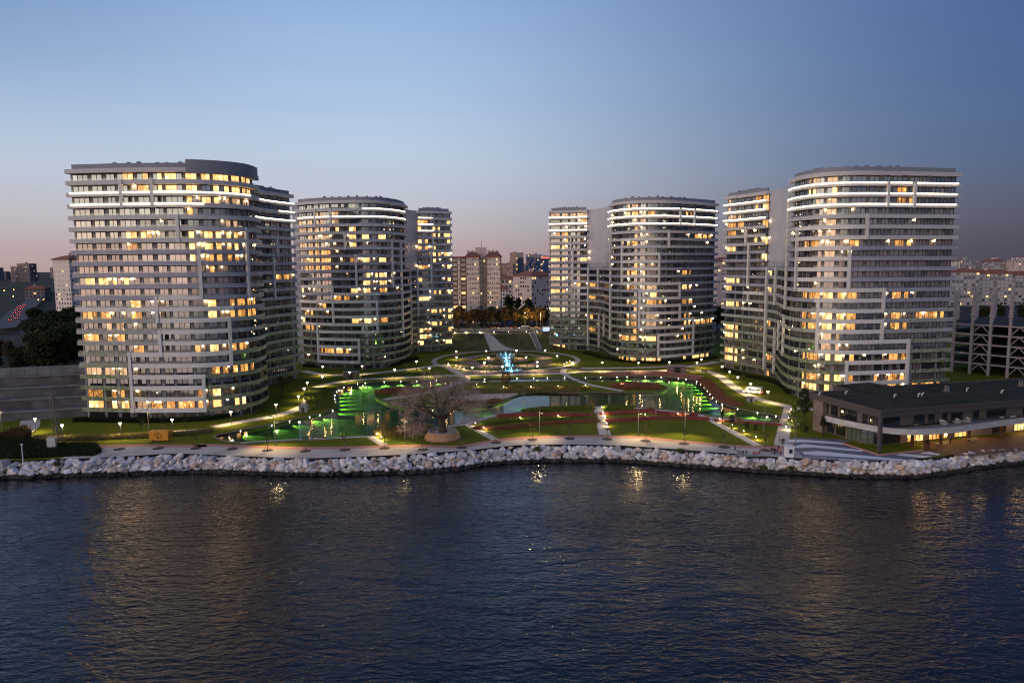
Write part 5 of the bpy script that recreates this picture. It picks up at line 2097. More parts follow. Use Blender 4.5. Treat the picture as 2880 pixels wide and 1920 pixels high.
# offices on the skyline
t = block('office_tower', 'far office tower, left half pink stone and right half blue glass', 13, 1500, 26, 24, PZ, 72, 0.0, 'office_blue', 14, 8, 'flat', ('office_blue', 'win_dark'), 0.8, 0.7, cat='office tower')
MB().box((3.5, 1489, PZ), (14, 16, 65)).build('stone_wing', 'office_pink', t)
block('office_tower', 'low pink office block left of the blue glass tower on the skyline', -14, 1480, 34, 20, PZ, 50, 0.0, 'office_pink', 10, 10, 'flat', ('win_dark', 'office_pink'), 0.6, 0.5, cat='office tower')
block('office_tower', 'wide blue and pink office block on the skyline by the right tower', 48, 1500, 34, 24, PZ, 68, 0.0, 'office_blue', 13, 10, 'flat', ('office_blue', 'office_pink'), 0.7, 0.6, cat='office tower')
t = block('office_tower', 'far blue office with a red lit sign along its top', 72, 1490, 18, 24, PZ, 64, 0.0, 'office_blue', 12, 6, 'flat', ('office_blue',), 0.8, 0.7, cat='office tower')
MB().box((72, 1477.6, 60), (17, 0.4, 3)).build('sign', 'red_sign', t)

# left hand block and skyline
block('apartment_block', 'beige apartment tower behind the dark trees at far left', -266, 425, 15, 14, 10, 51.0, -0.42, 'plaster', 15, 6, 'hip', ('win_dark', 'win_dark', 'win_white'), 0.42, 0.38, True, seed=22, roof_h=2.5)
r_ = random.Random(4)
xx = -1330
k = 0
while xx < -980:
    w = r_.uniform(20, 42)
    h = r_.uniform(40, 56)
    block('tower_block', 'hazy dark block on the far left skyline, %s from left' % ORD[k], xx + w / 2, 1720 + r_.uniform(-90, 120), w, 22, PZ, PZ + h, r_.uniform(-0.2, 0.2), r_.choice(('haze_block', 'haze_block2')), 16, 7, 'flat', ('win_dark', 'haze_block'), 0.4, 0.4, group='far left skyline blocks')
    xx += w * r_.uniform(0.95, 1.4)
    k += 1
for i in range(9):
    x = -560 + i * 34 + r_.uniform(-8, 8)
    block('town_house', 'low dark roofed house in the left distance, %s from left' % ORD[i], x, 860 + r_.uniform(-60, 100), 22, 14, PZ, PZ + r_.uniform(9, 16), r_.uniform(-0.4, 0.4), 'haze_block2', 4, 5, 'hip', cat='house', group='houses in the left distance')
# right hand rows
xx = 548
k = 0
while xx < 700:
    w = r_.uniform(16, 26)
    block('apartment_block', 'pale apartment block in the upper row on the right skyline, %s from left' % ORD[k], xx + w / 2, 900 + r_.uniform(-20, 40), w, 18, PZ, PZ + r_.uniform(38, 44), r_.uniform(-0.1, 0.1), r_.choice(('plaster', 'plaster_grey', 'plaster_pink', 'plaster')), 13, 5, 'flat' if r_.random() < 0.6 else 'hip', ('win_dark', 'win_white', 'win_dark'), 0.5, 0.45, group='right skyline blocks')
    xx += w * 1.02
    k += 1
for i, (x, w) in enumerate(((388, 30), (420, 28), (452, 30), (486, 26))):
    block('apartment_block', 'weathered grey apartment block behind the steel frame, %s from left' % ORD[i], x, 610 + i * 4, w, 16, PZ, 37 - i * 1.5, -0.05, 'plaster_grey', 9, 9, 'hip', ('win_dark', 'win_white', 'plaster_pink'), 0.65, 0.55, group='blocks behind the steel frame')
for i, (x, y, h) in enumerate(((198, 560, 42), (192, 640, 40))):
    block('apartment_block', 'pink white block glimpsed between the two right towers, %s' % ('nearer', 'farther')[i], x, y, 16, 14, PZ, PZ + h, 0.2, 'plaster_pink', 12, 4, 'hip', ('win_dark', 'win_white'))

# far wooded hill and the far mass of the town
mb = MB()
nx_, ny_ = 90, 8
g = {}
for i in range(nx_ + 1):
    for j in range(ny_ + 1):
        x = -2600 + 5200 * i / nx_
        y = 980 + 60 * j
        hh = 26 * math.sin(math.pi * j / ny_) * (0.65 + 0.35 * noise.noise((x * 0.004, 0, 3))) + 4 * noise.noise((x * 0.03, y * 0.03, 0))
        g[i, j] = (x, y, PZ - 0.5 + max(0, hh))
for i in range(nx_):
    for j in range(ny_):
        mb.quad(g[i, j], g[i + 1, j], g[i + 1, j + 1], g[i, j + 1])
tag(mb.build('hill', mat('far_wood', (0.030, 0.036, 0.020), 0.95, 0.4, 0.06)), kind='structure')
mb = MB()
for i in range(420):
    a = r_.uniform(-1.05, 1.05)
    dd = r_.uniform(1900, 3600)
    x, y = math.sin(a) * dd * 1.1, math.cos(a) * dd
    w = r_.uniform(14, 40)
    mb.box((x, y, PZ), (w, r_.uniform(14, 30), r_.choice((18, 22, 26, 30, 36, 44))), r_.uniform(-0.5, 0.5))
tag(mb.build('distant_town', 'haze_block2'), 'hazy mass of distant town blocks along the horizon', 'town', kind='stuff')
mb = MB()
for i in range(170):
    a = r_.uniform(-0.75, 0.72)
    dd = r_.uniform(520, 1500)
    blob(mb, (math.sin(a) * dd * 1.05, math.cos(a) * dd, PZ + r_.uniform(6, 14)), 0.28 + dd * 0.00028, 6)
tag(mb.build('town_lights', 'bulb_orange'), 'scattered orange lights of the distant town', 'lights', kind='stuff')

# ------------------------------------------------------------------ trees of the background
BG = [leafy_tree('street_tree', 51, 11, 7.5, 'leaf_brown', 1500, 0.42, 0.3, 12), leafy_tree('street_tree', 52, 10, 7.0, 'leaf_dark', 1500, 0.42, 0.25, 12),
      leafy_tree('street_tree', 53, 12, 6.5, 'leaf_brown', 1300, 0.38, 0.4, 11), leafy_tree('street_tree', 54, 9, 7.5, 'leaf_dark', 1400, 0.42, 0.2, 12)]
kind_ = ('brown autumn', 'dark green', 'tall brown', 'low dark')
bpos = []
for i in range(34):
    bpos.append((Vector((-46 + (i % 17) * 4.7 + r_.uniform(-1.2, 1.2), (425 if i < 17 else 438) + r_.uniform(-3, 5), 0)), r_.choice((0, 2, 0, 1, 3)), r_.uniform(0.9, 1.25)))
bpos.sort(key=lambda q: q[0].x / q[0].y)
for i, (p, kk, s_) in enumerate(bpos):
    tag(place(BG, kk, p, PZ, sc=s_), '%s roadside tree below the central blocks, %s from left' % (kind_[kk], nth(i)), 'tree', 'roadside trees in the central gap')
for i, (x, y, s_) in enumerate(((-2, 530, 1.6), (5, 545, 1.3), (13, 535, 1.3), (-42, 500, 1.2))):
    tag(place(BG, 1, Vector((x, y, 0)), PZ, sc=s_), 'dark evergreen tree between the central blocks, %s from left' % ORD[[1, 2, 3, 0][i]], 'tree', 'evergreens between the central blocks')
WOOD = [leafy_tree('woodland_tree', 61, 17, 13, 'leaf_dark', 2600, 0.55, 0.15, 16), leafy_tree('woodland_tree', 62, 15, 12, 'leaf_dark', 2400, 0.55, 0.12, 15), leafy_tree('woodland_tree', 63, 13, 12, 'leaf_brown', 2000, 0.5, 0.12, 14)]
wpos = []
for i in range(58):
    d_ = 236 + (i % 8) * 15 + r_.uniform(-5, 5)
    u_ = r_.uniform(-40, 205) if d_ < 275 else r_.uniform(75, 215)
    X_ = PD(u_, 800, d_).x
    wpos.append((Vector((X_, d_, 0)), 2 if r_.random() < 0.15 else r_.randint(0, 1), r_.uniform(0.75, 1.12) * (1.0 if u_ > 90 else 0.5)))
wpos.sort(key=lambda q: q[0].y)
for i, (p, kk, s_) in enumerate(wpos):
    tag(place(WOOD, kk, p, 11.5, sc=s_), 'dark tree in the wood behind the far left tower, %s from the front' % nth(i), 'tree', 'trees of the left wood')
for i in range(13):
    p = Vector((283 + i * 10 + r_.uniform(-3, 3), 428 + r_.uniform(-8, 12), 0))
    tag(place(WOOD, i % 2, p, PZ, sc=r_.uniform(0.62, 0.85)), 'dark tree seen through the steel frame, %s from left' % ORD[i], 'tree', 'trees behind the steel frame')
for i, p in enumerate((PD(2020, 800, 415), PD(2028, 800, 450))):
    tag(place(WOOD, i, p, PZ, sc=0.7), 'dark tree in the slit between the right towers, %s' % ('nearer', 'farther')[i], 'tree')

# ------------------------------------------------------------------ road behind, its wall, cars
strip('road', [(-320, 409), (-130, 409), (0, 408), (140, 410), (600, 412)], 13, PZ + 0.02, 'asphalt', smooth=False)
strip('pavement', [(-320, 419), (0, 418), (600, 422)], 4, PZ + 0.06, 'mid_grey', smooth=False)
wl_ = thing('road_wall', 'long low pale concrete wall in panels along the road behind the garden', 'wall', (-5, 399, PZ))
for i in range(22):
    MB().box((-52 + i * 5.0, 399.5, PZ - 0.3), (4.9, 0.3, 1.9)).build('panel', 'concrete', wl_)
MB().box((2.5, 399.4, PZ + 1.6), (110, 0.45, 0.18)).build('coping', 'concrete', wl_)
lw_ = thing('terrace_wall', 'pale terrace wall lit by lamps above the planted bank', 'wall', (-22, 387.5, PZ))
for i in range(8):
    MB().box((-40 + i * 4.0, 388.6, PZ - 0.4), (3.92, 0.3, 1.1)).build('panel', 'concrete', lw_)
for i, x in enumerate((-33, -26, -18, -10, -2, 8, 14)):
    o = copy_tree(BO0)
    o.location = (x, 387.9, PZ)
    tag(o, 'low lit path light on the terrace above the bank, %s from left' % ORD[i], 'path light', 'terrace path lights')
    point_light('path_light_light', o, (0.5, -0.3, 0.8), 420, WARM, 0.2)
for i, x in enumerate((-30, -21, -12, 1, 10)):
    t = poplar(70 + i, 6.0, 1.6, 'leaf_dark', 300, 'dark cypress on the terrace before the road wall, %s from left' % ORD[i], Vector((x, 392, 0)), 0.16)
    t.location.z = PZ
    t.name = 'cypress_tree'

# ramp path down the bank and the stair with two bright rails
rp_ = thing('ramp_path', 'pale curving ramp path flaring down the planted bank', 'ramp', (-10, 378, 0))
mb = MB()
cr_ = [(1362, 952, 1377, 951), (1364, 958, 1388, 955), (1370, 968, 1405, 966), (1375, 976, 1422, 975), (1378, 984, 1450, 983)]
zs_ = (8.06, 6.4, 3.6, 1.6, 0.08)
rows = []
for (xa, ya, xb, yb), z in zip(cr_, zs_):
    yy = 385 - (8.0 - min(8.0, z)) / 8.0 * 13.0 - 0.15
    rows.append((PD(xa, ya, yy), PD(xb, yb, yy), z, yy))
for (a, b, z, yy), (a2, b2, z2, yy2) in zip(rows, rows[1:]):
    mb.quad((a2.x, yy2, z2 + 0.12), (b2.x, yy2, z2 + 0.12), (b.x, yy, z + 0.12), (a.x, yy, z + 0.12))
mb.build('paving', 'path', rp_)
for side in (0, 1):
    mb = MB()
    for q, q2 in zip(rows, rows[1:]):
        mb.bar((q[side].x, q[3], q[2] + 0.4), (q2[side].x, q2[3], q2[2] + 0.4), 0.25, 0.7)
    mb.build('side_wall', 'concrete', rp_)
sta = thing('outdoor_stair', 'straight outdoor stair with two bright metal side rails on the bank', 'staircase', (14, 380, 0))
a0, a1 = Vector((11.0, 386.5, 8.3)), Vector((14.6, 373.0, 0.3))
for k in range(20):
    p = a0.lerp(a1, (k + 0.5) / 20)
    MB().box((p.x, p.y, p.z - 0.3), (2.4, 0.75, 0.32), -0.26).build('step', 'mid_grey', sta)
for s in (-1, 1):
    off = Vector((1.35 * s, 0, 0.45))
    MB().bar(a0 + off, a1 + off, 0.35, 0.8).build('side_rail', 'win_white', sta)


def car(label, loc, rz, body, kind='car', lights=None, group=None):
    t = thing('minibus' if kind == 'van' else 'car', label, 'minibus' if kind == 'van' else 'car', loc, group, rz, world=False)
    L, W_, H_ = (6.2, 2.1, 2.5) if kind == 'van' else (4.4, 1.8, 1.45)
    bm_ = mat('car_paint', body, 0.35, spec=0.6)
    if kind == 'van':
        prof = [(-L / 2, 0.4), (-L / 2, 2.35), (-L / 2 + 0.3, 2.5), (L / 2 - 1.3, 2.5), (L / 2 - 0.5, 1.45), (L / 2, 1.2), (L / 2, 0.4)]
        glass = [(-L / 2 + 0.4, 1.4, L / 2 - 1.5, 2.15)]
    else:
        prof = [(-L / 2, 0.35), (-L / 2, 0.85), (-L / 2 + 0.5, 0.95), (-L / 2 + 1.1, 1.42), (0.35, 1.45), (1.1, 0.95), (L / 2 - 0.15, 0.8), (L / 2, 0.6), (L / 2, 0.35)]
        glass = [(-L / 2 + 1.2, 0.98, 0.5, 1.36)]
    mb = MB()
    n = len(prof)
    for y in (-W_ / 2, W_ / 2):
        mb.v += [(x, y * (0.86 if z > 1.0 and kind == 'car' else 1), z) for x, z in prof]
    mb.f.append(tuple(range(n)))
    mb.f.append(tuple(range(2 * n - 1, n - 1, -1)))
    for i in range(n):
        j = (i + 1) % n
        mb.f.append((i, i + n, j + n, j))
    mb.m = [0] * len(mb.f)
    mb.build('body', bm_, t)
    for x0, z0, x1, z1 in glass:
        for s in (-1, 1):
            y = s * (W_ / 2 * (0.88 if kind == 'car' else 1.0) + 0.012)
            q = [(x0, y, z0), (x1, y, z0), (x1 - 0.35, y * 0.98, z1), (x0 + 0.25, y * 0.98, z1)]
            mb = MB()
            mb.quad(*(q if s < 0 else q[::-1]))
            mb.build('side_window', 'win_dark', t)
    for x in (-L * 0.3, L * 0.3):
        for s in (-1, 1):
            mb = MB()
            mb.tube((x, s * (W_ / 2 - 0.12), 0.34), (x, s * (W_ / 2 + 0.03), 0.34), 0.33, n=12)
            mb.build('wheel', 'mullion', t)
    for s in (-1, 1):
        mb = MB()
        blob(mb, (L / 2 + 0.02, s * W_ * 0.36, 0.68), 0.16, 6)
        mb.build('headlight', 'bulb', t)
        mb = MB()
        blob(mb, (-L / 2 - 0.02, s * W_ * 0.36, 0.8), 0.15, 6)
        mb.build('tail_light', TAIL, t)
    return t


TAIL = emit('tail_red', (1.0, 0.06, 0.03), 10.0, False)
for i, (x, lab, c_, kd, dr) in enumerate(((1282, 'dark car with bright headlights on the road, leftmost behind the garden', (0.03, 0.03, 0.035), 'car', 0), (1340, 'dark van with pale roof on the road behind the garden', (0.10, 0.10, 0.11), 'van', 0),
        (1392, 'orange car on the road behind the garden, left of the white cars', (0.55, 0.20, 0.03), 'car', 0), (1410, 'white car on the road behind the garden, left of the pair', (0.6, 0.58, 0.56), 'car', 3.14),
        (1428, 'white car on the road behind the garden, right of the pair', (0.62, 0.60, 0.58), 'car', 0), (1450, 'orange red taxi on the road behind the garden', (0.60, 0.13, 0.03), 'car', 0),
        (1479, 'white minibus on the road behind the garden', (0.62, 0.58, 0.55), 'van', 0), (1507, 'yellow taxi behind the white minibus', (0.55, 0.33, 0.03), 'car', 3.14))):
    p = PX(x, 925, PZ)
    car(lab, (p.x, 406 + (i % 3) * 3.2, PZ + 0.03), dr, c_, kd)
for i, (x, y) in enumerate(((-35, 404), (8, 413), (17, 405))):
    t = thing('road_lamp', 'road lamp post lighting the traffic behind the garden, %s from left' % ORD[i], 'road lamp', (x, y + 9, PZ), 'road lamps', world=False)
    MB().tube((0, 0, 0), (0, 0, 9), 0.12, 0.07).build('pole', 'pole_pale', t)
    MB().bar((0, 0, 9), (0, -1.8, 9.3), 0.08, 0.08).build('arm', 'pole_pale', t)
    mb = MB()
    blob(mb, (0, -1.9, 9.15), 0.22)
    mb.build('lamp_globe', 'bulb_orange', t)
    point_light('road_light', t, (0, -1.9, 8.8), 9000, (1.0, 0.56, 0.22), 0.3)
# lit bus shelter at the right end of the road
bs = thing('bus_shelter', 'small glass shelter lit blue white beside the road behind the right centre tower', 'shelter', (21, 396, PZ))
MB().box((21, 396.5, PZ + 2.5), (7, 3.2, 0.3)).build('roof', 'win_white', bs)
MB().box((21, 397.8, PZ), (6.6, 0.1, 2.5)).build('back_panel', emit('cool_panel', (0.55, 0.68, 1.0), 1.2, False), bs)
for x in (-3.2, 3.2):
    MB().tube((21 + x, 395.2, PZ), (21 + x, 395.2, PZ + 2.5), 0.07).build('post', 'pole_pale', bs)

# traffic queue on the road at the left
strip('road', [(-292, 395), (-330, 460), (-395, 560), (-520, 760), (-760, 1150)], 15, 12.3, 'asphalt', smooth=False)
for i in range(12):
    t_ = i / 11
    y = 452 + 190 * t_
    x = -326 - (y - 452) * 0.665 + (3.3 if i % 2 else 0)
    car('dark car with red tail lights in the left traffic queue, %s from the front' % ORD[i], (x, y, 12.33), 2.15 - 0.0, (0.04, 0.04, 0.05), 'car', group='cars in the left traffic queue')

# ================================================================== FOUNTAIN CASCADE
M['foam'] = mat('foam', (0.75, 0.85, 0.9), 0.5)
M['foam_glow'] = emit('foam_glow', (0.25, 0.75, 1.0), 1.6, False)  # spray glows by itself, blue lamp light painted in as emission
M['basin_stone'] = mat('basin_stone', (0.35, 0.34, 0.36), 0.6)
M['basin_water'] = dark_glass('basin_water', (0.10, 0.38, 0.50), 0.15)
fo = [(C(1118, 288), 4.6), (C(1125, 311), 3.2), (C(1130, 340), 2.2), (C(1150, 370), 3.2), (C(1170, 403), 4.9)]
FT = thing('cascade_fountain', 'blue lit fountain of five round basins in a row on the oval garden', 'fountain', tuple(fo[2][0]))
for i, (p, r_f) in enumerate(fo):
    z = 1.9 - 0.4 * i
    b_ = MB().lathe([(r_f * 0.9, 0.0), (r_f, z), (r_f, z + 0.15), (r_f - 0.25, z + 0.15), (r_f - 0.3, z - 0.02)], 28, (p.x, p.y, 0.05)).build('basin', 'basin_stone', FT)
    MB().lathe([(0.01, z + 0.06), (r_f - 0.28, z + 0.06)], 28, (p.x, p.y, 0.05)).build('water', 'basin_water', b_)
    mb = MB()
    mb.lathe([(0.5, z + 0.07), (0.2, z + 0.6), (0.10, z + 1.3), (0.03, z + 1.7)], 10, (p.x, p.y, 0.05))
    mb.build('jet', 'foam_glow', b_)
    for s in (-1, 1):
        mb = MB()
        mb.lathe([(0.22, z + 0.07), (0.10, z + 0.7), (0.02, z + 1.0)], 8, (p.x + s * r_f * 0.5, p.y - 0.4, 0.05))
        mb.build('jet', 'foam_glow', b_)
    point_light('fountain_light', FT, Vector((p.x, p.y - 0.3, z + 0.8)) - FT.location, 900, (0.10, 0.62, 1.0), 0.3)
for i in range(4):
    p, q = fo[i][0], fo[i + 1][0]
    z0, z1 = 1.85 - 0.4 * i, 1.55 - 0.4 * i
    mb = MB()
    mb.bar((p.x, p.y - fo[i][1] * 0.9, z0), (q.x, q.y + fo[i + 1][1] * 0.9, z1), 1.9, 0.2)
    mb.build('spillway', 'basin_water', FT)

# ================================================================== PAVILION
M['fascia'] = mat('fascia', (0.065, 0.055, 0.06), 0.6, 0.06, 0.3)
M['green_roof'] = mat('green_roof', (0.022, 0.032, 0.026), 0.95, 0.3, 0.25, spec=0.1, col2=(0.045, 0.042, 0.036))
M['pav_wall'] = mat('pav_wall', (0.12, 0.105, 0.10), 0.8, 0.08, 0.3)
M['pav_pink'] = mat('pav_pink', (0.19, 0.14, 0.125), 0.8, 0.08, 0.3)
M['mosaic_white'] = mosaic('mosaic_white', [(0.40, 0.39, 0.40), (0.37, 0.37, 0.38), (0.39, 0.36, 0.32), (0.42, 0.41, 0.42), (0.36, 0.36, 0.38)], 1.3)
M['pav_glass'] = dark_glass('pav_glass', (0.015, 0.016, 0.02), 0.10)
M['pav_glass_green'] = dark_glass('pav_glass_green', (0.10, 0.13, 0.10), 0.08)
M['shop_lit'] = lit_pane('shop_lit', (0.45, 0.18, 0.03), (1.0, 0.60, 0.20), 2.0)
M['wood_dark'] = mat('wood_dark', (0.10, 0.045, 0.025), 0.7, 0.2, 0.8)
RF = [(87.9, 163.4), (131.2, 175.9), (185, 191.5), (195, 214), (154.9, 208.4), (108.5, 197.1), (105.5, 203.4), (92.7, 198.7), (94.3, 191.5), (81.6, 188.7)]
PV = thing('waterfront_pavilion', 'low flat roofed waterfront pavilion with dark fascia and curved white balcony', 'pavilion', (100, 180, 0))
mb = MB()
mb.prism(RF, 8.75, 10.2, 0, 1)
roof_o = mb.build('roof', ['fascia', 'green_roof'], PV)
mb = MB()
cen = Vector((125, 188))
for a, b in zip(RF, RF[1:] + RF[:1]):
    mb.bar((a[0], a[1], 10.3), (b[0], b[1], 10.3), 0.35, 0.4)
mb.build('parapet', 'fascia', PV)
for i, (x, y) in enumerate(((470, 235), (712, 225), (1160, 255), (1380, 245), (1415, 240), (1640, 200), (1825, 195), (2145, 215), (2320, 150))):
    p = E(x, y, 10.2)
    mb = MB()
    if i in (5, 8):
        mb.box((p.x, p.y, 10.2), (1.0, 1.0, 0.8)).tube((p.x - 0.3, p.y, 11), (p.x - 0.3, p.y, 11.9), 0.22).tube((p.x + 0.4, p.y, 11), (p.x + 0.4, p.y, 11.8), 0.22)
        mb.build('roof_fan', 'pole_pale', roof_o)
    else:
        mb.tube((p.x, p.y, 10.2), (p.x, p.y, 11.0), 0.18).tube((p.x, p.y, 10.9), (p.x + 0.4, p.y - 0.2, 11.15), 0.2)
        mb.build('roof_vent', 'win_white', roof_o)
# corner column and inner columns
u = (Vector(RF[1]) - Vector(RF[0])).normalized()
v = Vector((-u.y, u.x))
w_ = (Vector(RF[9]) - Vector(RF[0])).normalized()


def pv(a, b):
    return Vector(RF[0]) + u * a + v * b


MB().box((RF[0][0] + 0.35, RF[0][1] + 0.6, 0), (0.75, 0.75, 8.76), math.atan2(u.y, u.x)).build('corner_column', 'fascia', PV)
# upper storey set back behind the balcony, lower storey behind it
up_ = [pv(2.6, 4.2), pv(48, 4.2), pv(98, 6), pv(98, 20), pv(50, 24), pv(8, 24), Vector((84.3, 187.4)), Vector((87.9, 172.5))]
MB().prism([(p.x, p.y) for p in up_], 5.1, 8.74).build('wall', 'pav_wall', PV)
lo_ = [pv(6, 6.2), pv(20, 6.2), pv(98, 8), pv(98, 20), pv(50, 23), pv(8, 23), Vector((84.9, 186.5)), Vector((88.6, 173.4))]
MB().prism([(p.x, p.y) for p in lo_], 0.0, 4.0).build('wall', 'pav_pink', PV)


def panel_row(p, q, z0, z1, spans, m, nm='window', proud=0.06, mull=True):
    """window openings along a wall from p to q, spans given as fractions"""
    d = (q - p)
    ln = d.length
    d.normalize()
    nrm_ = Vector((d.y, -d.x))
    for i, (a, b) in enumerate(spans):
        mm = m[i % len(m)] if isinstance(m, (list, tuple)) else m
        s0, s1 = p + d * a * ln + nrm_ * proud, p + d * b * ln + nrm_ * proud
        fr_ = MB()
        n = max(1, round((s1 - s0).length / 1.3))
        for k in range(n + 1):
            c = s0.lerp(s1, k / n)
            fr_.box((c.x + nrm_.x * 0.03, c.y + nrm_.y * 0.03, z0), (0.09, 0.12, z1 - z0), math.atan2(d.y, d.x))
        for z in (z0, z1 - 0.09):
            fr_.bar((s0.x, s0.y, z + 0.05), (s1.x, s1.y, z + 0.05), 0.12, 0.1)
        wo = fr_.build(nm, 'mullion', PV)
        for k in range(n):
            c0, c1 = s0.lerp(s1, (k + 0.03) / n), s0.lerp(s1, (k + 0.97) / n)
            g = MB()
            g.quad((c0.x, c0.y, z0 + 0.05), (c1.x, c1.y, z0 + 0.05), (c1.x, c1.y, z1 - 0.05), (c0.x, c0.y, z1 - 0.05))
            g.build('pane', mm, wo)


panel_row(up_[0], up_[1], 5.3, 8.1, ((0.02, 0.16), (0.26, 0.33), (0.36, 0.40), (0.46, 0.49), (0.52, 0.60), (0.68, 0.72), (0.78, 0.92)), 'pav_glass')
panel_row(up_[1], up_[2], 5.3, 8.1, ((0.05, 0.2), (0.3, 0.36), (0.45, 0.6), (0.7, 0.9)), 'pav_glass')
panel_row(up_[7], up_[0], 5.3, 8.0, ((0.12, 0.30), (0.36, 0.48), (0.62, 0.92)), 'pav_glass')
panel_row(up_[6], up_[7], 5.3, 8.0, ((0.06, 0.2), (0.28, 0.44), (0.52, 0.9)), 'pav_glass')
panel_row(lo_[0], lo_[1], 0.2, 3.7, ((0.02, 0.45), (0.62, 0.98)), ['pav_glass', 'shop_lit'])
panel_row(lo_[1], lo_[2], 0.2, 3.7, ((0.02, 0.10), (0.13, 0.20), (0.30, 0.36), (0.40, 0.46), (0.52, 0.6), (0.7, 0.8)), ['shop_lit', 'shop_lit', 'pav_glass', 'shop_lit', 'shop_lit', 'pav_glass'])
panel_row(lo_[7], lo_[0], 0.2, 3.7, ((0.02, 0.34), (0.36, 0.67), (0.69, 0.98)), ['pav_glass_green', 'pav_glass_green', 'pav_glass'])
panel_row(lo_[6], lo_[7], 0.2, 3.7, ((0.08, 0.30), (0.36, 0.6), (0.66, 0.98)), ['pav_glass', 'pav_glass', 'pav_glass_green'])
# balcony slab with curved mosaic parapet
bal = [Vector((83.0, 187.8)), E(520, 420, 5.7), E(700, 462, 5.7), E(1000, 518, 5.7), E(1180, 540, 5.7), E(1400, 545, 5.7), E(1700, 528, 5.7), E(1900, 500, 5.7), E(2050, 478, 5.7), E(2352, 440, 5.7), E(2800, 380, 5.7)]
BP = Path([(p.x, p.y) for p in bal[1:]])
mb = MB()
sweep(mb, BP, 0, BP.L, [(0, 4.3), (0, 5.75), (-0.25, 5.75), (-0.25, 4.7), (-7.0, 4.7), (-7.0, 4.3)])
mb.build('balcony', 'mosaic_white', PV)
MB().prism([(p.x, p.y) for p in [Vector((82.6, 188.3)), Vector((83.6, 184.6)), Vector((85.4, 185.1)), Vector((84.6, 188.6))]], 0, 8.74).build('side_wall', 'pav_pink', PV)
for k, a in enumerate((13, 22, 31, 42, 54, 66)):
    p = pv(a, 3.0)
    MB().box((p.x, p.y, 0), (0.6, 0.6, 4.3)).build('column', 'wood_dark', PV)
for k, (a, b) in enumerate(((17, 4.5), (24, 5), (36, 5.2), (50, 5.5))):
    p = pv(a, b - 1.0)
    point_light('pavilion_light', PV, Vector((p.x, p.y, 3.2)) - PV.location, 200, (1.0, 0.6, 0.22), 0.3)
# pale lounge chairs on the balcony, tables below
def lounge_chair(lab, p, z, s=1.0):
    t = thing('lounge_chair', lab, 'chair', (p.x, p.y, z), 'pale lounge chairs of the pavilion', random.uniform(-0.5, 0.5), world=False)
    mb = MB()
    mb.lathe([(0.45, 0.1), (0.75, 0.25), (0.8, 0.5), (0.65, 0.5), (0.5, 0.4), (0.02, 0.38)], 14)
    mb.build('seat', 'win_white', t, smooth=True)
    mb = MB()
    for i in range(10):
        a, b = math.pi * i / 10, math.pi * (i + 1) / 10
        mb.quad((0.75 * math.cos(a), 0.75 * math.sin(a), 0.4), (0.75 * math.cos(b), 0.75 * math.sin(b), 0.4), (0.85 * math.cos(b), 0.85 * math.sin(b), 0.6 + 0.5 * math.sin(b)), (0.85 * math.cos(a), 0.85 * math.sin(a), 0.6 + 0.5 * math.sin(a)))
    mb.build('backrest', 'win_white', t)
    t.scale = (s, s, s)


for i, (x, y) in enumerate(((1345, 520), (1615, 520), (1735, 505), (1780, 490), (1825, 495), (2130, 455), (2240, 450))):
    lounge_chair('pale round lounge chair on the pavilion balcony, %s from left' % ORD[i], E(x, y - 14, 4.75), 4.72, 1.25)
for i, (x, y) in enumerate(((1290, 665), (1380, 675), (1560, 700), (1620, 690), (1850, 660), (1900, 655))):
    t = thing('cafe_table', 'small cafe table on the lit pavilion terrace, %s from left' % ORD[i], 'table', tuple(E(x, y)), 'terrace cafe tables', world=False)
    MB().lathe([(0.02, 0.76), (0.55, 0.75), (0.55, 0.70), (0.02, 0.70)], 14).build('table_top', 'win_white', t)
    MB().tube((0, 0, 0), (0, 0, 0.7), 0.05).build('leg', 'pole', t)
    MB().lathe([(0.02, 0.05), (0.3, 0.04), (0.3, 0.0)], 12).build('base', 'pole', t)
for i, (x, y) in enumerate(((1455, 715), (768, 605))):
    t = thing('planter_pot', ('dark round planter pot on the terrace corner', 'tall pale planter pot by the pavilion wall')[i], 'planter', tuple(E(x, y)), world=False)
    MB().lathe([(0.5, 0), (0.8, 1.3), (0.7, 1.35), (0.6, 1.1)], 14).build('pot', 'wood_dark' if i == 0 else 'win_white', t)
    mb = MB()
    leaves(mb, random.Random(i), (0, 0, 1.6), (0.6, 0.6, 0.5), 120, 0.14)
    mb.build('foliage', 'leaf_dark', t)

# ================================================================== STEEL FRAME under construction
M['steel'] = mat('steel', (0.40, 0.34, 0.33), 0.7, 0.1, 0.2)
M['deck_dark'] = mat('deck_dark', (0.06, 0.055, 0.055), 0.95, 0.2, 0.3, spec=0.1)
SF = thing('steel_frame', 'unfinished pale steel building frame with tall columns behind the pavilion', 'steel frame', (190, 280, 0))
P0, P1 = Vector((184.2, 289)), Vector((199.0, 266.2))
du = (P1 - P0) / 4
dv = Vector((14.5, 9.2))
dv2 = dv * 2
FH = 3.95


def col_at(i, j):
    return P0 + du * i + dv * j


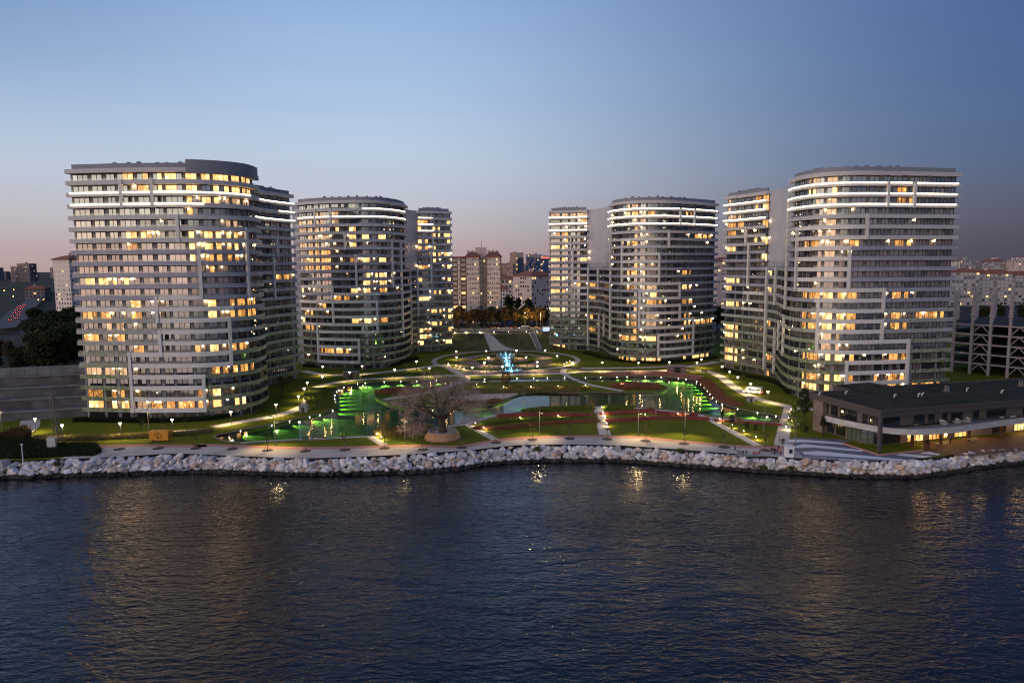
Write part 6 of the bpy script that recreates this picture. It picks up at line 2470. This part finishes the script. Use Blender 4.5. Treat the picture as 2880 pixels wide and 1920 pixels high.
tops = {}
for j in range(4):
    for i in range(-1, 5):
        p = col_at(i, j)
        zt_ = 34.0 + (1.5 if (i + j) % 2 else 0)
        if i == 4:
            zt_ = 36.5
        if j == 1 and i == 4:
            zt_ = 44.0
        tops[i, j] = zt_
        MB().box((p.x, p.y, 0), (0.85, 0.85, zt_), math.atan2(du.y, du.x)).build('column', 'steel', SF)
        for z in (24, 28, 32):
            MB().box((p.x, p.y, z), (1.5, 1.5, 0.45), math.atan2(du.y, du.x)).build('bracket', 'steel', SF)
for f in range(1, 6):
    z = FH * f + 0.5
    for j in range(4):
        for i in range(-1, 4):
            a, b = col_at(i, j), col_at(i + 1, j)
            MB().bar((a.x, a.y, z), (b.x, b.y, z), 0.4, 0.55).build('beam', 'steel', SF)
    for i in range(-1, 5):
        for j in range(3):
            a, b = col_at(i, j), col_at(i, j + 1)
            MB().bar((a.x, a.y, z), (b.x, b.y, z), 0.4, 0.55).build('beam', 'steel', SF)
    a, b, c_, d_ = col_at(-1, 0), col_at(4, 0), col_at(4, 3), col_at(-1, 3)
    MB().prism([(p.x, p.y) for p in (a, b, c_, d_)], z + 0.28, z + 0.42).build('deck', 'deck_dark', SF)
    for (i0_, j0_, i1_, j1_) in ((3, 0, 4, 0), (4, 0, 4, 1), (4, 2, 4, 3), (1, 0, 2, 0)):
        a, b = col_at(i0_, j0_), col_at(i1_, j1_)
        m_ = (a + b) / 2
        MB().bar((a.x, a.y, z - FH + 0.2), (m_.x, m_.y, z), 0.3, 0.3).build('brace', 'steel', SF)
        MB().bar((b.x, b.y, z - FH + 0.2), (m_.x, m_.y, z), 0.3, 0.3).build('brace', 'steel', SF)

M['dark_concrete'] = mat('dark_concrete', (0.11, 0.10, 0.10), 0.9, 0.3, 0.25)
M['concrete_dim'] = mat('concrete_dim', (0.17, 0.165, 0.17), 0.9, 0.15, 0.3)
# ================================================================== LEFT EDGE: terraces, ramp wall, pole, stele
TW = thing('retaining_terraces', 'stepped grey concrete retaining walls with panel fence at the left edge', 'retaining wall', (-150, 214, 0))
lft, rgt = Vector((-185, 196)), Vector((-130.5, 213))
dt = (rgt - lft).normalized()
nt_ = Vector((-dt.y, dt.x))
for k in range(4):
    a, b = lft + nt_ * 4.2 * k, rgt + nt_ * 4.2 * k
    poly = [a, b, b + nt_ * (18 - 4.2 * k), a + nt_ * (18 - 4.2 * k)]
    MB().prism([(p.x, p.y) for p in poly], 3.0 * k - (0.2 if k else 0), 3.0 * (k + 1)).build('terrace', 'dark_concrete', TW)
    MB().bar((a.x - nt_.x * 0.15, a.y - nt_.y * 0.15, 3.0 * (k + 1) - 0.25), (b.x - nt_.x * 0.15, b.y - nt_.y * 0.15, 3.0 * (k + 1) - 0.25), 0.5, 0.5).build('coping', 'concrete_dim', TW)
a, b = lft + nt_ * 12.9, rgt + nt_ * 12.9
n = 16
for k in range(n):
    p, q = a.lerp(b, k / n), a.lerp(b, (k + 0.97) / n)
    MB().bar((p.x, p.y, 13.4), (q.x, q.y, 13.4), 0.15, 2.6).build('fence_panel', 'concrete_dim', TW)
    MB().tube((p.x, p.y, 12), (p.x, p.y, 14.9), 0.1).build('fence_post', 'pole', TW)
RW = thing('ramp_parapet', 'pale concrete ramp with parapet rising behind the far left tower', 'ramp', (-130, 206, 0))
ra = [A(250, 440), A(480, 345), A(770, 262)]
mb = MB()
for (p, z0), (q, z1) in zip(((ra[0], 0.3), (ra[1], 1.2)), ((ra[1], 1.2), (ra[2], 2.2))):
    mb.bar((p.x, p.y + 3, z0 + 0.5), (q.x, q.y + 3, z1 + 0.5), 0.3, 1.6)
mb.build('parapet', 'mid_grey', RW)
up = thing('utility_mast', 'dark leaning lattice mast standing before the far left tower', 'mast', tuple(A(545, 675)), world=False)
top = Vector((-1.5, 0.5, 13.2))
for sx, sy in ((-0.7, -0.7), (0.7, -0.7), (0.7, 0.7), (-0.7, 0.7)):
    MB().bar((sx, sy, 0), top + Vector((sx * 0.45, sy * 0.45, 0)), 0.16, 0.16).build('leg', 'pole', up)
mb = MB()
for k in range(9):
    z = 1.4 * k + 0.8
    c0 = top * (z / 13.2)
    w1 = 0.7 * (1 - 0.55 * z / 13.2)
    mb.bar(c0 + Vector((-w1, -w1, 0)), c0 + Vector((w1, -w1, 1.2)), 0.09, 0.09)
    mb.bar(c0 + Vector((w1, -w1, 0)), c0 + Vector((w1, w1, 1.2)), 0.09, 0.09)
    mb.bar(c0 + Vector((w1, w1, 0)), c0 + Vector((-w1, w1, 1.2)), 0.09, 0.09)
mb.build('bracing', 'pole', up)
MB().bar(top + Vector((-1.6, 0, 0.1)), top + Vector((1.6, 0, 0.1)), 0.15, 0.15).build('cross_arm', 'pole', up)
ste = thing('stone_stele', 'tall pale stone slab in the scrub at the left edge', 'stone slab', tuple(A(483, 735)), world=False)
mb = MB()
mb.prism([(-1.0, -0.5), (1.0, -0.3), (0.9, 0.5), (-0.9, 0.4)], 0, 3.3)
mb.build('slab', 'win_white', ste)
MB().box((0, 0, 0), (2.6, 1.6, 0.35)).build('plinth', 'concrete', ste)
po = thing('marker_post', 'thin white post above the rocks at the left edge', 'post', tuple(A(212, 842)), world=False)
MB().tube((0, 0, -0.5), (0, 0, 4.2), 0.12, 0.1).build('shaft', 'white_paint', po)
MB().box((0, 0, 4.15), (0.5, 0.3, 0.18)).build('cap', 'white_paint', po)

# ================================================================== YELLOW GENERATOR
M['gen_yellow'] = mat('gen_yellow', (0.62, 0.26, 0.02), 0.5, 0.08, 0.8)
ge = thing('generator', 'yellow container generator standing on the grass below the far left tower', 'generator', tuple(A(1478, 652)), world=False)
MB().box((0, 0, 0.35), (5.0, 2.0, 2.4)).build('housing', 'gen_yellow', ge)
MB().box((0, 0, 2.752), (5.1, 2.1, 0.1)).build('lid', 'gen_yellow', ge)
for x in (-1.7, 0.0, 1.7):
    MB().box((x, -1.01, 0.55), (1.5, 0.06, 1.9)).build('door', mat('gen_door', (0.56, 0.23, 0.02), 0.5), ge)
for k in range(5):
    MB().box((2.515, 0, 0.8 + 0.32 * k), (0.05, 1.5, 0.14)).build('louvre', 'mullion', ge)
MB().tube((-1.4, 0.3, 2.8), (-1.4, 0.3, 3.2), 0.14).build('exhaust', 'pole', ge)
for x in (-1.6, 1.6):
    for y in (-0.9, 0.9):
        mb = MB()
        mb.tube((x, y - 0.12, 0.3), (x, y + 0.12, 0.3), 0.3, n=12)
        mb.build('wheel', 'mullion', ge)
MB().bar((-2.5, 0, 0.35), (-3.6, 0, 0.25), 0.12, 0.12).build('tow_bar', 'pole', ge)

# ================================================================== WHITE VAN, cabins and boxes
vp = D(1690, 415)
car('white van parked on the right bank path with its rear open', (vp.x, vp.y, 0.06), 2.5, (0.72, 0.72, 0.72), 'van')
for nm, lab, p, s_, m in (('utility_box', 'grey utility cabinet in front of the white van', D(1668, 488), (2.2, 1.6, 1.6), 'mid_grey'),
                          ('plant_house', 'dark brown plant house on the walk below the right centre tower', D(988, 218), (7.5, 3.5, 2.9), 'mauve'),
                          ('utility_box', 'grey stone cabinet beside the left bank path', B(962, 515), (2.6, 1.8, 1.9), 'mid_grey'),
                          ('plant_house', 'tan clad plant house beside the upper left walk', B(1400, 205), (6.0, 3.2, 2.6), 'stake')):
    t = thing(nm, lab, 'cabinet', tuple(p), world=False)
    MB().box((0, 0, 0), s_).build('body', m, t)
    MB().box((0, 0, s_[2] + 0.001), (s_[0] + 0.3, s_[1] + 0.3, 0.14)).build('roof', 'mid_grey', t)
    MB().box((0, -s_[1] / 2 - 0.03, 0.1), (s_[0] * 0.35, 0.06, s_[2] * 0.8)).build('door', 'mullion', t)
ko = thing('guard_booth', 'white guard booth with grey window at the edge of the striped plaza', 'booth', tuple(D(2022, 992)), world=False)
MB().box((0, 0, 0), (1.7, 1.7, 2.5)).build('cabin', 'white_paint', ko)
MB().box((0, 0, 2.5), (2.0, 2.0, 0.18)).build('roof', 'white_paint', ko)
MB().box((0.05, -0.87, 1.0), (0.8, 0.06, 1.0)).build('window', 'pav_glass', ko)
MB().box((0.86, 0, 0.1), (0.06, 0.8, 2.0)).build('door', 'mid_grey', ko)
for i, (p, lab) in enumerate(((B(1395, 225), 'stone bench beside the tan plant house'), (D(1135, 205), 'dark planter mound on the right bank walk, nearer the plant house'), (D(1240, 215), 'dark planter mound on the right bank walk, farther from the plant house'))):
    if i:
        t = thing('planter_mound', lab, 'planter', tuple(p), world=False)
        MB().lathe([(1.6, 0), (1.6, 0.4), (1.3, 0.45), (1.2, 0.4)], 16).build('ring', 'mid_grey', t)
        mb = MB()
        leaves(mb, random.Random(i), (0, 0, 0.6), (1.2, 1.2, 0.6), 220, 0.16)
        mb.build('foliage', 'leaf_dark', t)

# ================================================================== PEOPLE
SKIN = mat('skin', (0.42, 0.25, 0.18), 0.6)
HAIR = mat('hair', (0.02, 0.015, 0.012), 0.7)


def body_mesh(pose):
    """one continuous figure grown from a jointed skeleton; hips at the root"""
    if pose == 'stand':
        J = {'hip': (0, 0, 0.95, 0.155), 'belly': (0, 0, 1.12, 0.145), 'chest': (0, -0.01, 1.33, 0.16), 'neck': (0, 0, 1.50, 0.065), 'head': (0, -0.02, 1.66, 0.105), 'crown': (0, 0.0, 1.74, 0.085),
             'shl': (-0.18, 0, 1.42, 0.07), 'ell': (-0.25, 0.02, 1.14, 0.05), 'hal': (-0.25, -0.06, 0.90, 0.04), 'fil': (-0.24, -0.09, 0.80, 0.03),
             'shr': (0.18, 0, 1.42, 0.07), 'elr': (0.25, 0.02, 1.14, 0.05), 'har': (0.24, -0.08, 0.90, 0.04), 'fir': (0.23, -0.11, 0.80, 0.03),
             'kl': (-0.10, -0.02, 0.50, 0.07), 'al': (-0.11, 0.02, 0.09, 0.05), 'tl': (-0.12, -0.14, 0.04, 0.04),
             'kr': (0.10, -0.03, 0.50, 0.07), 'ar': (0.12, 0.0, 0.09, 0.05), 'tr': (0.13, -0.16, 0.04, 0.04)}
    elif pose == 'walk':
        J = {'hip': (0, 0, 0.93, 0.155), 'belly': (0, -0.02, 1.10, 0.145), 'chest': (0, -0.05, 1.31, 0.16), 'neck': (0, -0.07, 1.48, 0.065), 'head': (0, -0.10, 1.64, 0.105), 'crown': (0, -0.08, 1.72, 0.085),
             'shl': (-0.18, -0.05, 1.40, 0.07), 'ell': (-0.23, 0.12, 1.16, 0.05), 'hal': (-0.22, 0.18, 0.94, 0.04), 'fil': (-0.22, 0.18, 0.84, 0.03),
             'shr': (0.18, -0.05, 1.40, 0.07), 'elr': (0.23, -0.12, 1.13, 0.05), 'har': (0.21, -0.32, 1.00, 0.04), 'fir': (0.20, -0.38, 0.94, 0.03),
             'kl': (-0.10, -0.20, 0.53, 0.07), 'al': (-0.10, -0.32, 0.10, 0.05), 'tl': (-0.10, -0.47, 0.06, 0.04),
             'kr': (0.10, 0.10, 0.50, 0.07), 'ar': (0.11, 0.36, 0.14, 0.05), 'tr': (0.11, 0.26, 0.03, 0.04)}
    else:
        J = {'hip': (0, 0, 0.14, 0.17), 'belly': (0, -0.02, 0.32, 0.15), 'chest': (0, -0.06, 0.52, 0.16), 'neck': (0, -0.09, 0.68, 0.065), 'head': (0, -0.13, 0.83, 0.105), 'crown': (0, -0.11, 0.91, 0.085),
             'shl': (-0.18, -0.06, 0.61, 0.07), 'ell': (-0.26, -0.14, 0.38, 0.05), 'hal': (-0.16, -0.34, 0.36, 0.04), 'fil': (-0.08, -0.40, 0.36, 0.03),
             'shr': (0.18, -0.06, 0.61, 0.07), 'elr': (0.26, -0.14, 0.38, 0.05), 'har': (0.16, -0.34, 0.36, 0.04), 'fir': (0.08, -0.40, 0.36, 0.03),
             'kl': (-0.13, -0.42, 0.40, 0.075), 'al': (-0.12, -0.58, 0.02, 0.05), 'tl': (-0.12, -0.74, -0.03, 0.04),
             'kr': (0.13, -0.42, 0.38, 0.075), 'ar': (0.13, -0.60, 0.02, 0.05), 'tr': (0.13, -0.76, -0.03, 0.04)}
    E_ = [('hip', 'belly'), ('belly', 'chest'), ('chest', 'neck'), ('neck', 'head'), ('head', 'crown'), ('chest', 'shl'), ('shl', 'ell'), ('ell', 'hal'), ('hal', 'fil'), ('chest', 'shr'), ('shr', 'elr'), ('elr', 'har'), ('har', 'fir'),
          ('hip', 'kl'), ('kl', 'al'), ('al', 'tl'), ('hip', 'kr'), ('kr', 'ar'), ('ar', 'tr')]
    names = list(J)
    me = bpy.data.meshes.new('body')
    me.from_pydata([J[k][:3] for k in names], [(names.index(a), names.index(b)) for a, b in E_], [])
    o = bpy.data.objects.new('tmp_body', me)
    COL.objects.link(o)
    md = o.modifiers.new('skin', 'SKIN')
    for i, k in enumerate(names):
        me.skin_vertices[0].data[i].radius = (J[k][3], J[k][3] * 0.85)
        me.skin_vertices[0].data[i].use_root = (k == 'hip')
    o.modifiers.new('sub', 'SUBSURF').levels = 1
    dg = bpy.context.evaluated_depsgraph_get()
    res = bpy.data.meshes.new_from_object(o.evaluated_get(dg))
    bpy.data.objects.remove(o, do_unlink=True)
    zc = {k: J[k] for k in ('neck', 'head', 'hip', 'hal', 'crown')}
    idx = []
    for f in res.polygons:
        c = f.center
        if c.z > zc['neck'][2] + 0.04:
            face = c.y < zc['head'][1] - 0.02 and c.z < zc['head'][2] + 0.05
            idx.append(2 if face else 3)
        elif min((Vector(J[k][:3]) - c).length for k in ('hal', 'fil', 'har', 'fir')) < 0.085:
            idx.append(2)
        elif c.z > zc['hip'][2] + 0.02 and abs(c.y) < 0.40 and c.z > 0.16:
            legs = pose == 'sit' and c.y < -0.2 and min((Vector(J[k][:3]) - c).length for k in ('hal', 'fil', 'har', 'fir', 'ell', 'elr')) > 0.12
            idx.append(1 if legs else 0)
        else:
            idx.append(1)
    for _ in range(4):
        res.materials.append(None)
    res.polygons.foreach_set('material_index', idx)
    res.polygons.foreach_set('use_smooth', [True] * len(idx))
    return res


BODY = {k: body_mesh(k) for k in ('stand', 'walk', 'sit')}
CL = {n_: mat('cloth_' + n_, c_, 0.9) for n_, c_ in (('black', (0.015, 0.015, 0.018)), ('red', (0.35, 0.04, 0.04)), ('pink', (0.40, 0.12, 0.16)), ('navy', (0.03, 0.035, 0.06)), ('orange', (0.65, 0.14, 0.05)), ('grey', (0.16, 0.16, 0.17)), ('brown', (0.10, 0.07, 0.05)), ('teal', (0.05, 0.09, 0.09)))}
people = [('walk', D(1942, 882), 'red', 'grey', 'person in a red top and grey trousers walking on the path by the booth'), ('stand', D(1968, 890), 'black', 'black', 'person in black standing on the path, left of a pair'),
          ('stand', D(1982, 888), 'black', 'navy', 'person in black standing on the path, right of a pair'), ('walk', D(1873, 975), 'black', 'navy', 'person in dark clothes at the left of the group by the rocks'),
          ('stand', D(1888, 980), 'teal', 'grey', 'person in a dark teal top within the group by the rocks'), ('stand', D(1900, 985), 'black', 'black', 'person in black in the middle of the group by the rocks'),
          ('stand', D(1922, 975), 'pink', 'navy', 'person in a pink top in the group by the rocks'), ('stand', D(1934, 958), 'navy', 'grey', 'person in navy behind the pink top in the group'),
          ('stand', D(1952, 990), 'orange', 'black', 'person in an orange safety vest beside the guard booth'), ('stand', D(2073, 985), 'black', 'black', 'person in black right of the white guard booth'),
          ('walk', D(1532, 958), 'brown', 'navy', 'person in brown standing left of the row of sitters'),
          ('sit', D(1555, 966), 'grey', 'brown', 'person in grey sitting above the rocks, first in the left row'), ('sit', D(1580, 972), 'teal', 'grey', 'person in teal sitting above the rocks, second in the left row'),
          ('sit', D(1607, 972), 'black', 'black', 'person in black sitting above the rocks, third in the left row'), ('sit', D(1637, 970), 'navy', 'grey', 'person in navy sitting above the rocks, fourth in the left row'),
          ('sit', D(1705, 978), 'red', 'black', 'person in red sitting on the left of three above the rocks'), ('sit', D(1730, 976), 'orange', 'navy', 'person in orange red sitting in the middle of three above the rocks'),
          ('sit', D(1757, 978), 'brown', 'pink', 'person in brown sitting on the right of three above the rocks'), ('walk', E(245, 560), 'grey', 'black', 'person in grey by the evergreens beside the path'), ('stand', E(1690, 690), 'black', 'black', 'person in black standing on the pavilion terrace')]
for i, (pose, p, top_c, leg_c, lab) in enumerate(people):
    me = BODY[pose].copy()
    for k, mm in enumerate((CL[top_c], CL[leg_c], SKIN, HAIR)):
        me.materials[k] = mm
    o = add_obj('person', me)
    zoff = 0.04
    o.location = (p.x, p.y + 0.6, zoff)
    o.rotation_euler = (0, 0, random.uniform(-0.5, 0.5) + (0 if pose == 'sit' else random.choice((0, 3.1, 1.6))))
    tag(o, lab, 'person', 'people on the waterfront')
for i, p in enumerate((D(1575, 985), D(1730, 988))):
    t = thing('kerb_seat', 'long low stone kerb under the sitting people, %s stretch' % ('left', 'right')[i], 'seat', (p.x, p.y + 0.3, 0), world=False)
    MB().box((0, 0, 0.02), (6.5, 0.6, 0.12)).build('stone_block', 'concrete', t)

# tufts of scrub growing between the stones
for i, (p, lab) in enumerate(((C(1410, 1105), 'green tuft of scrub on top of the stones below the lawn'), (D(1015, 925), 'small green tuft at the promenade edge above the stones'), (D(1775, 1060), 'dark tuft growing between the stones, nearer the centre'),
                              (E(200, 872), 'dark tuft growing between the stones below the guard booth'), (A(540, 835), 'olive tuft on the stones at the left edge'))):
    t = thing('scrub_tuft', lab, 'bush', (p.x, p.y - 0.8, -0.7 if i < 2 else -1.1), world=False)
    mb = MB()
    leaves(mb, random.Random(90 + i), (0, 0, 0.6), (1.2, 0.8, 0.6), 260, 0.16, 0.2)
    mb.build('foliage', 'leaf', t)
    MB().tube((0, 0, -0.4), (0, 0, 0.4), 0.06).build('stem', 'bark', t)
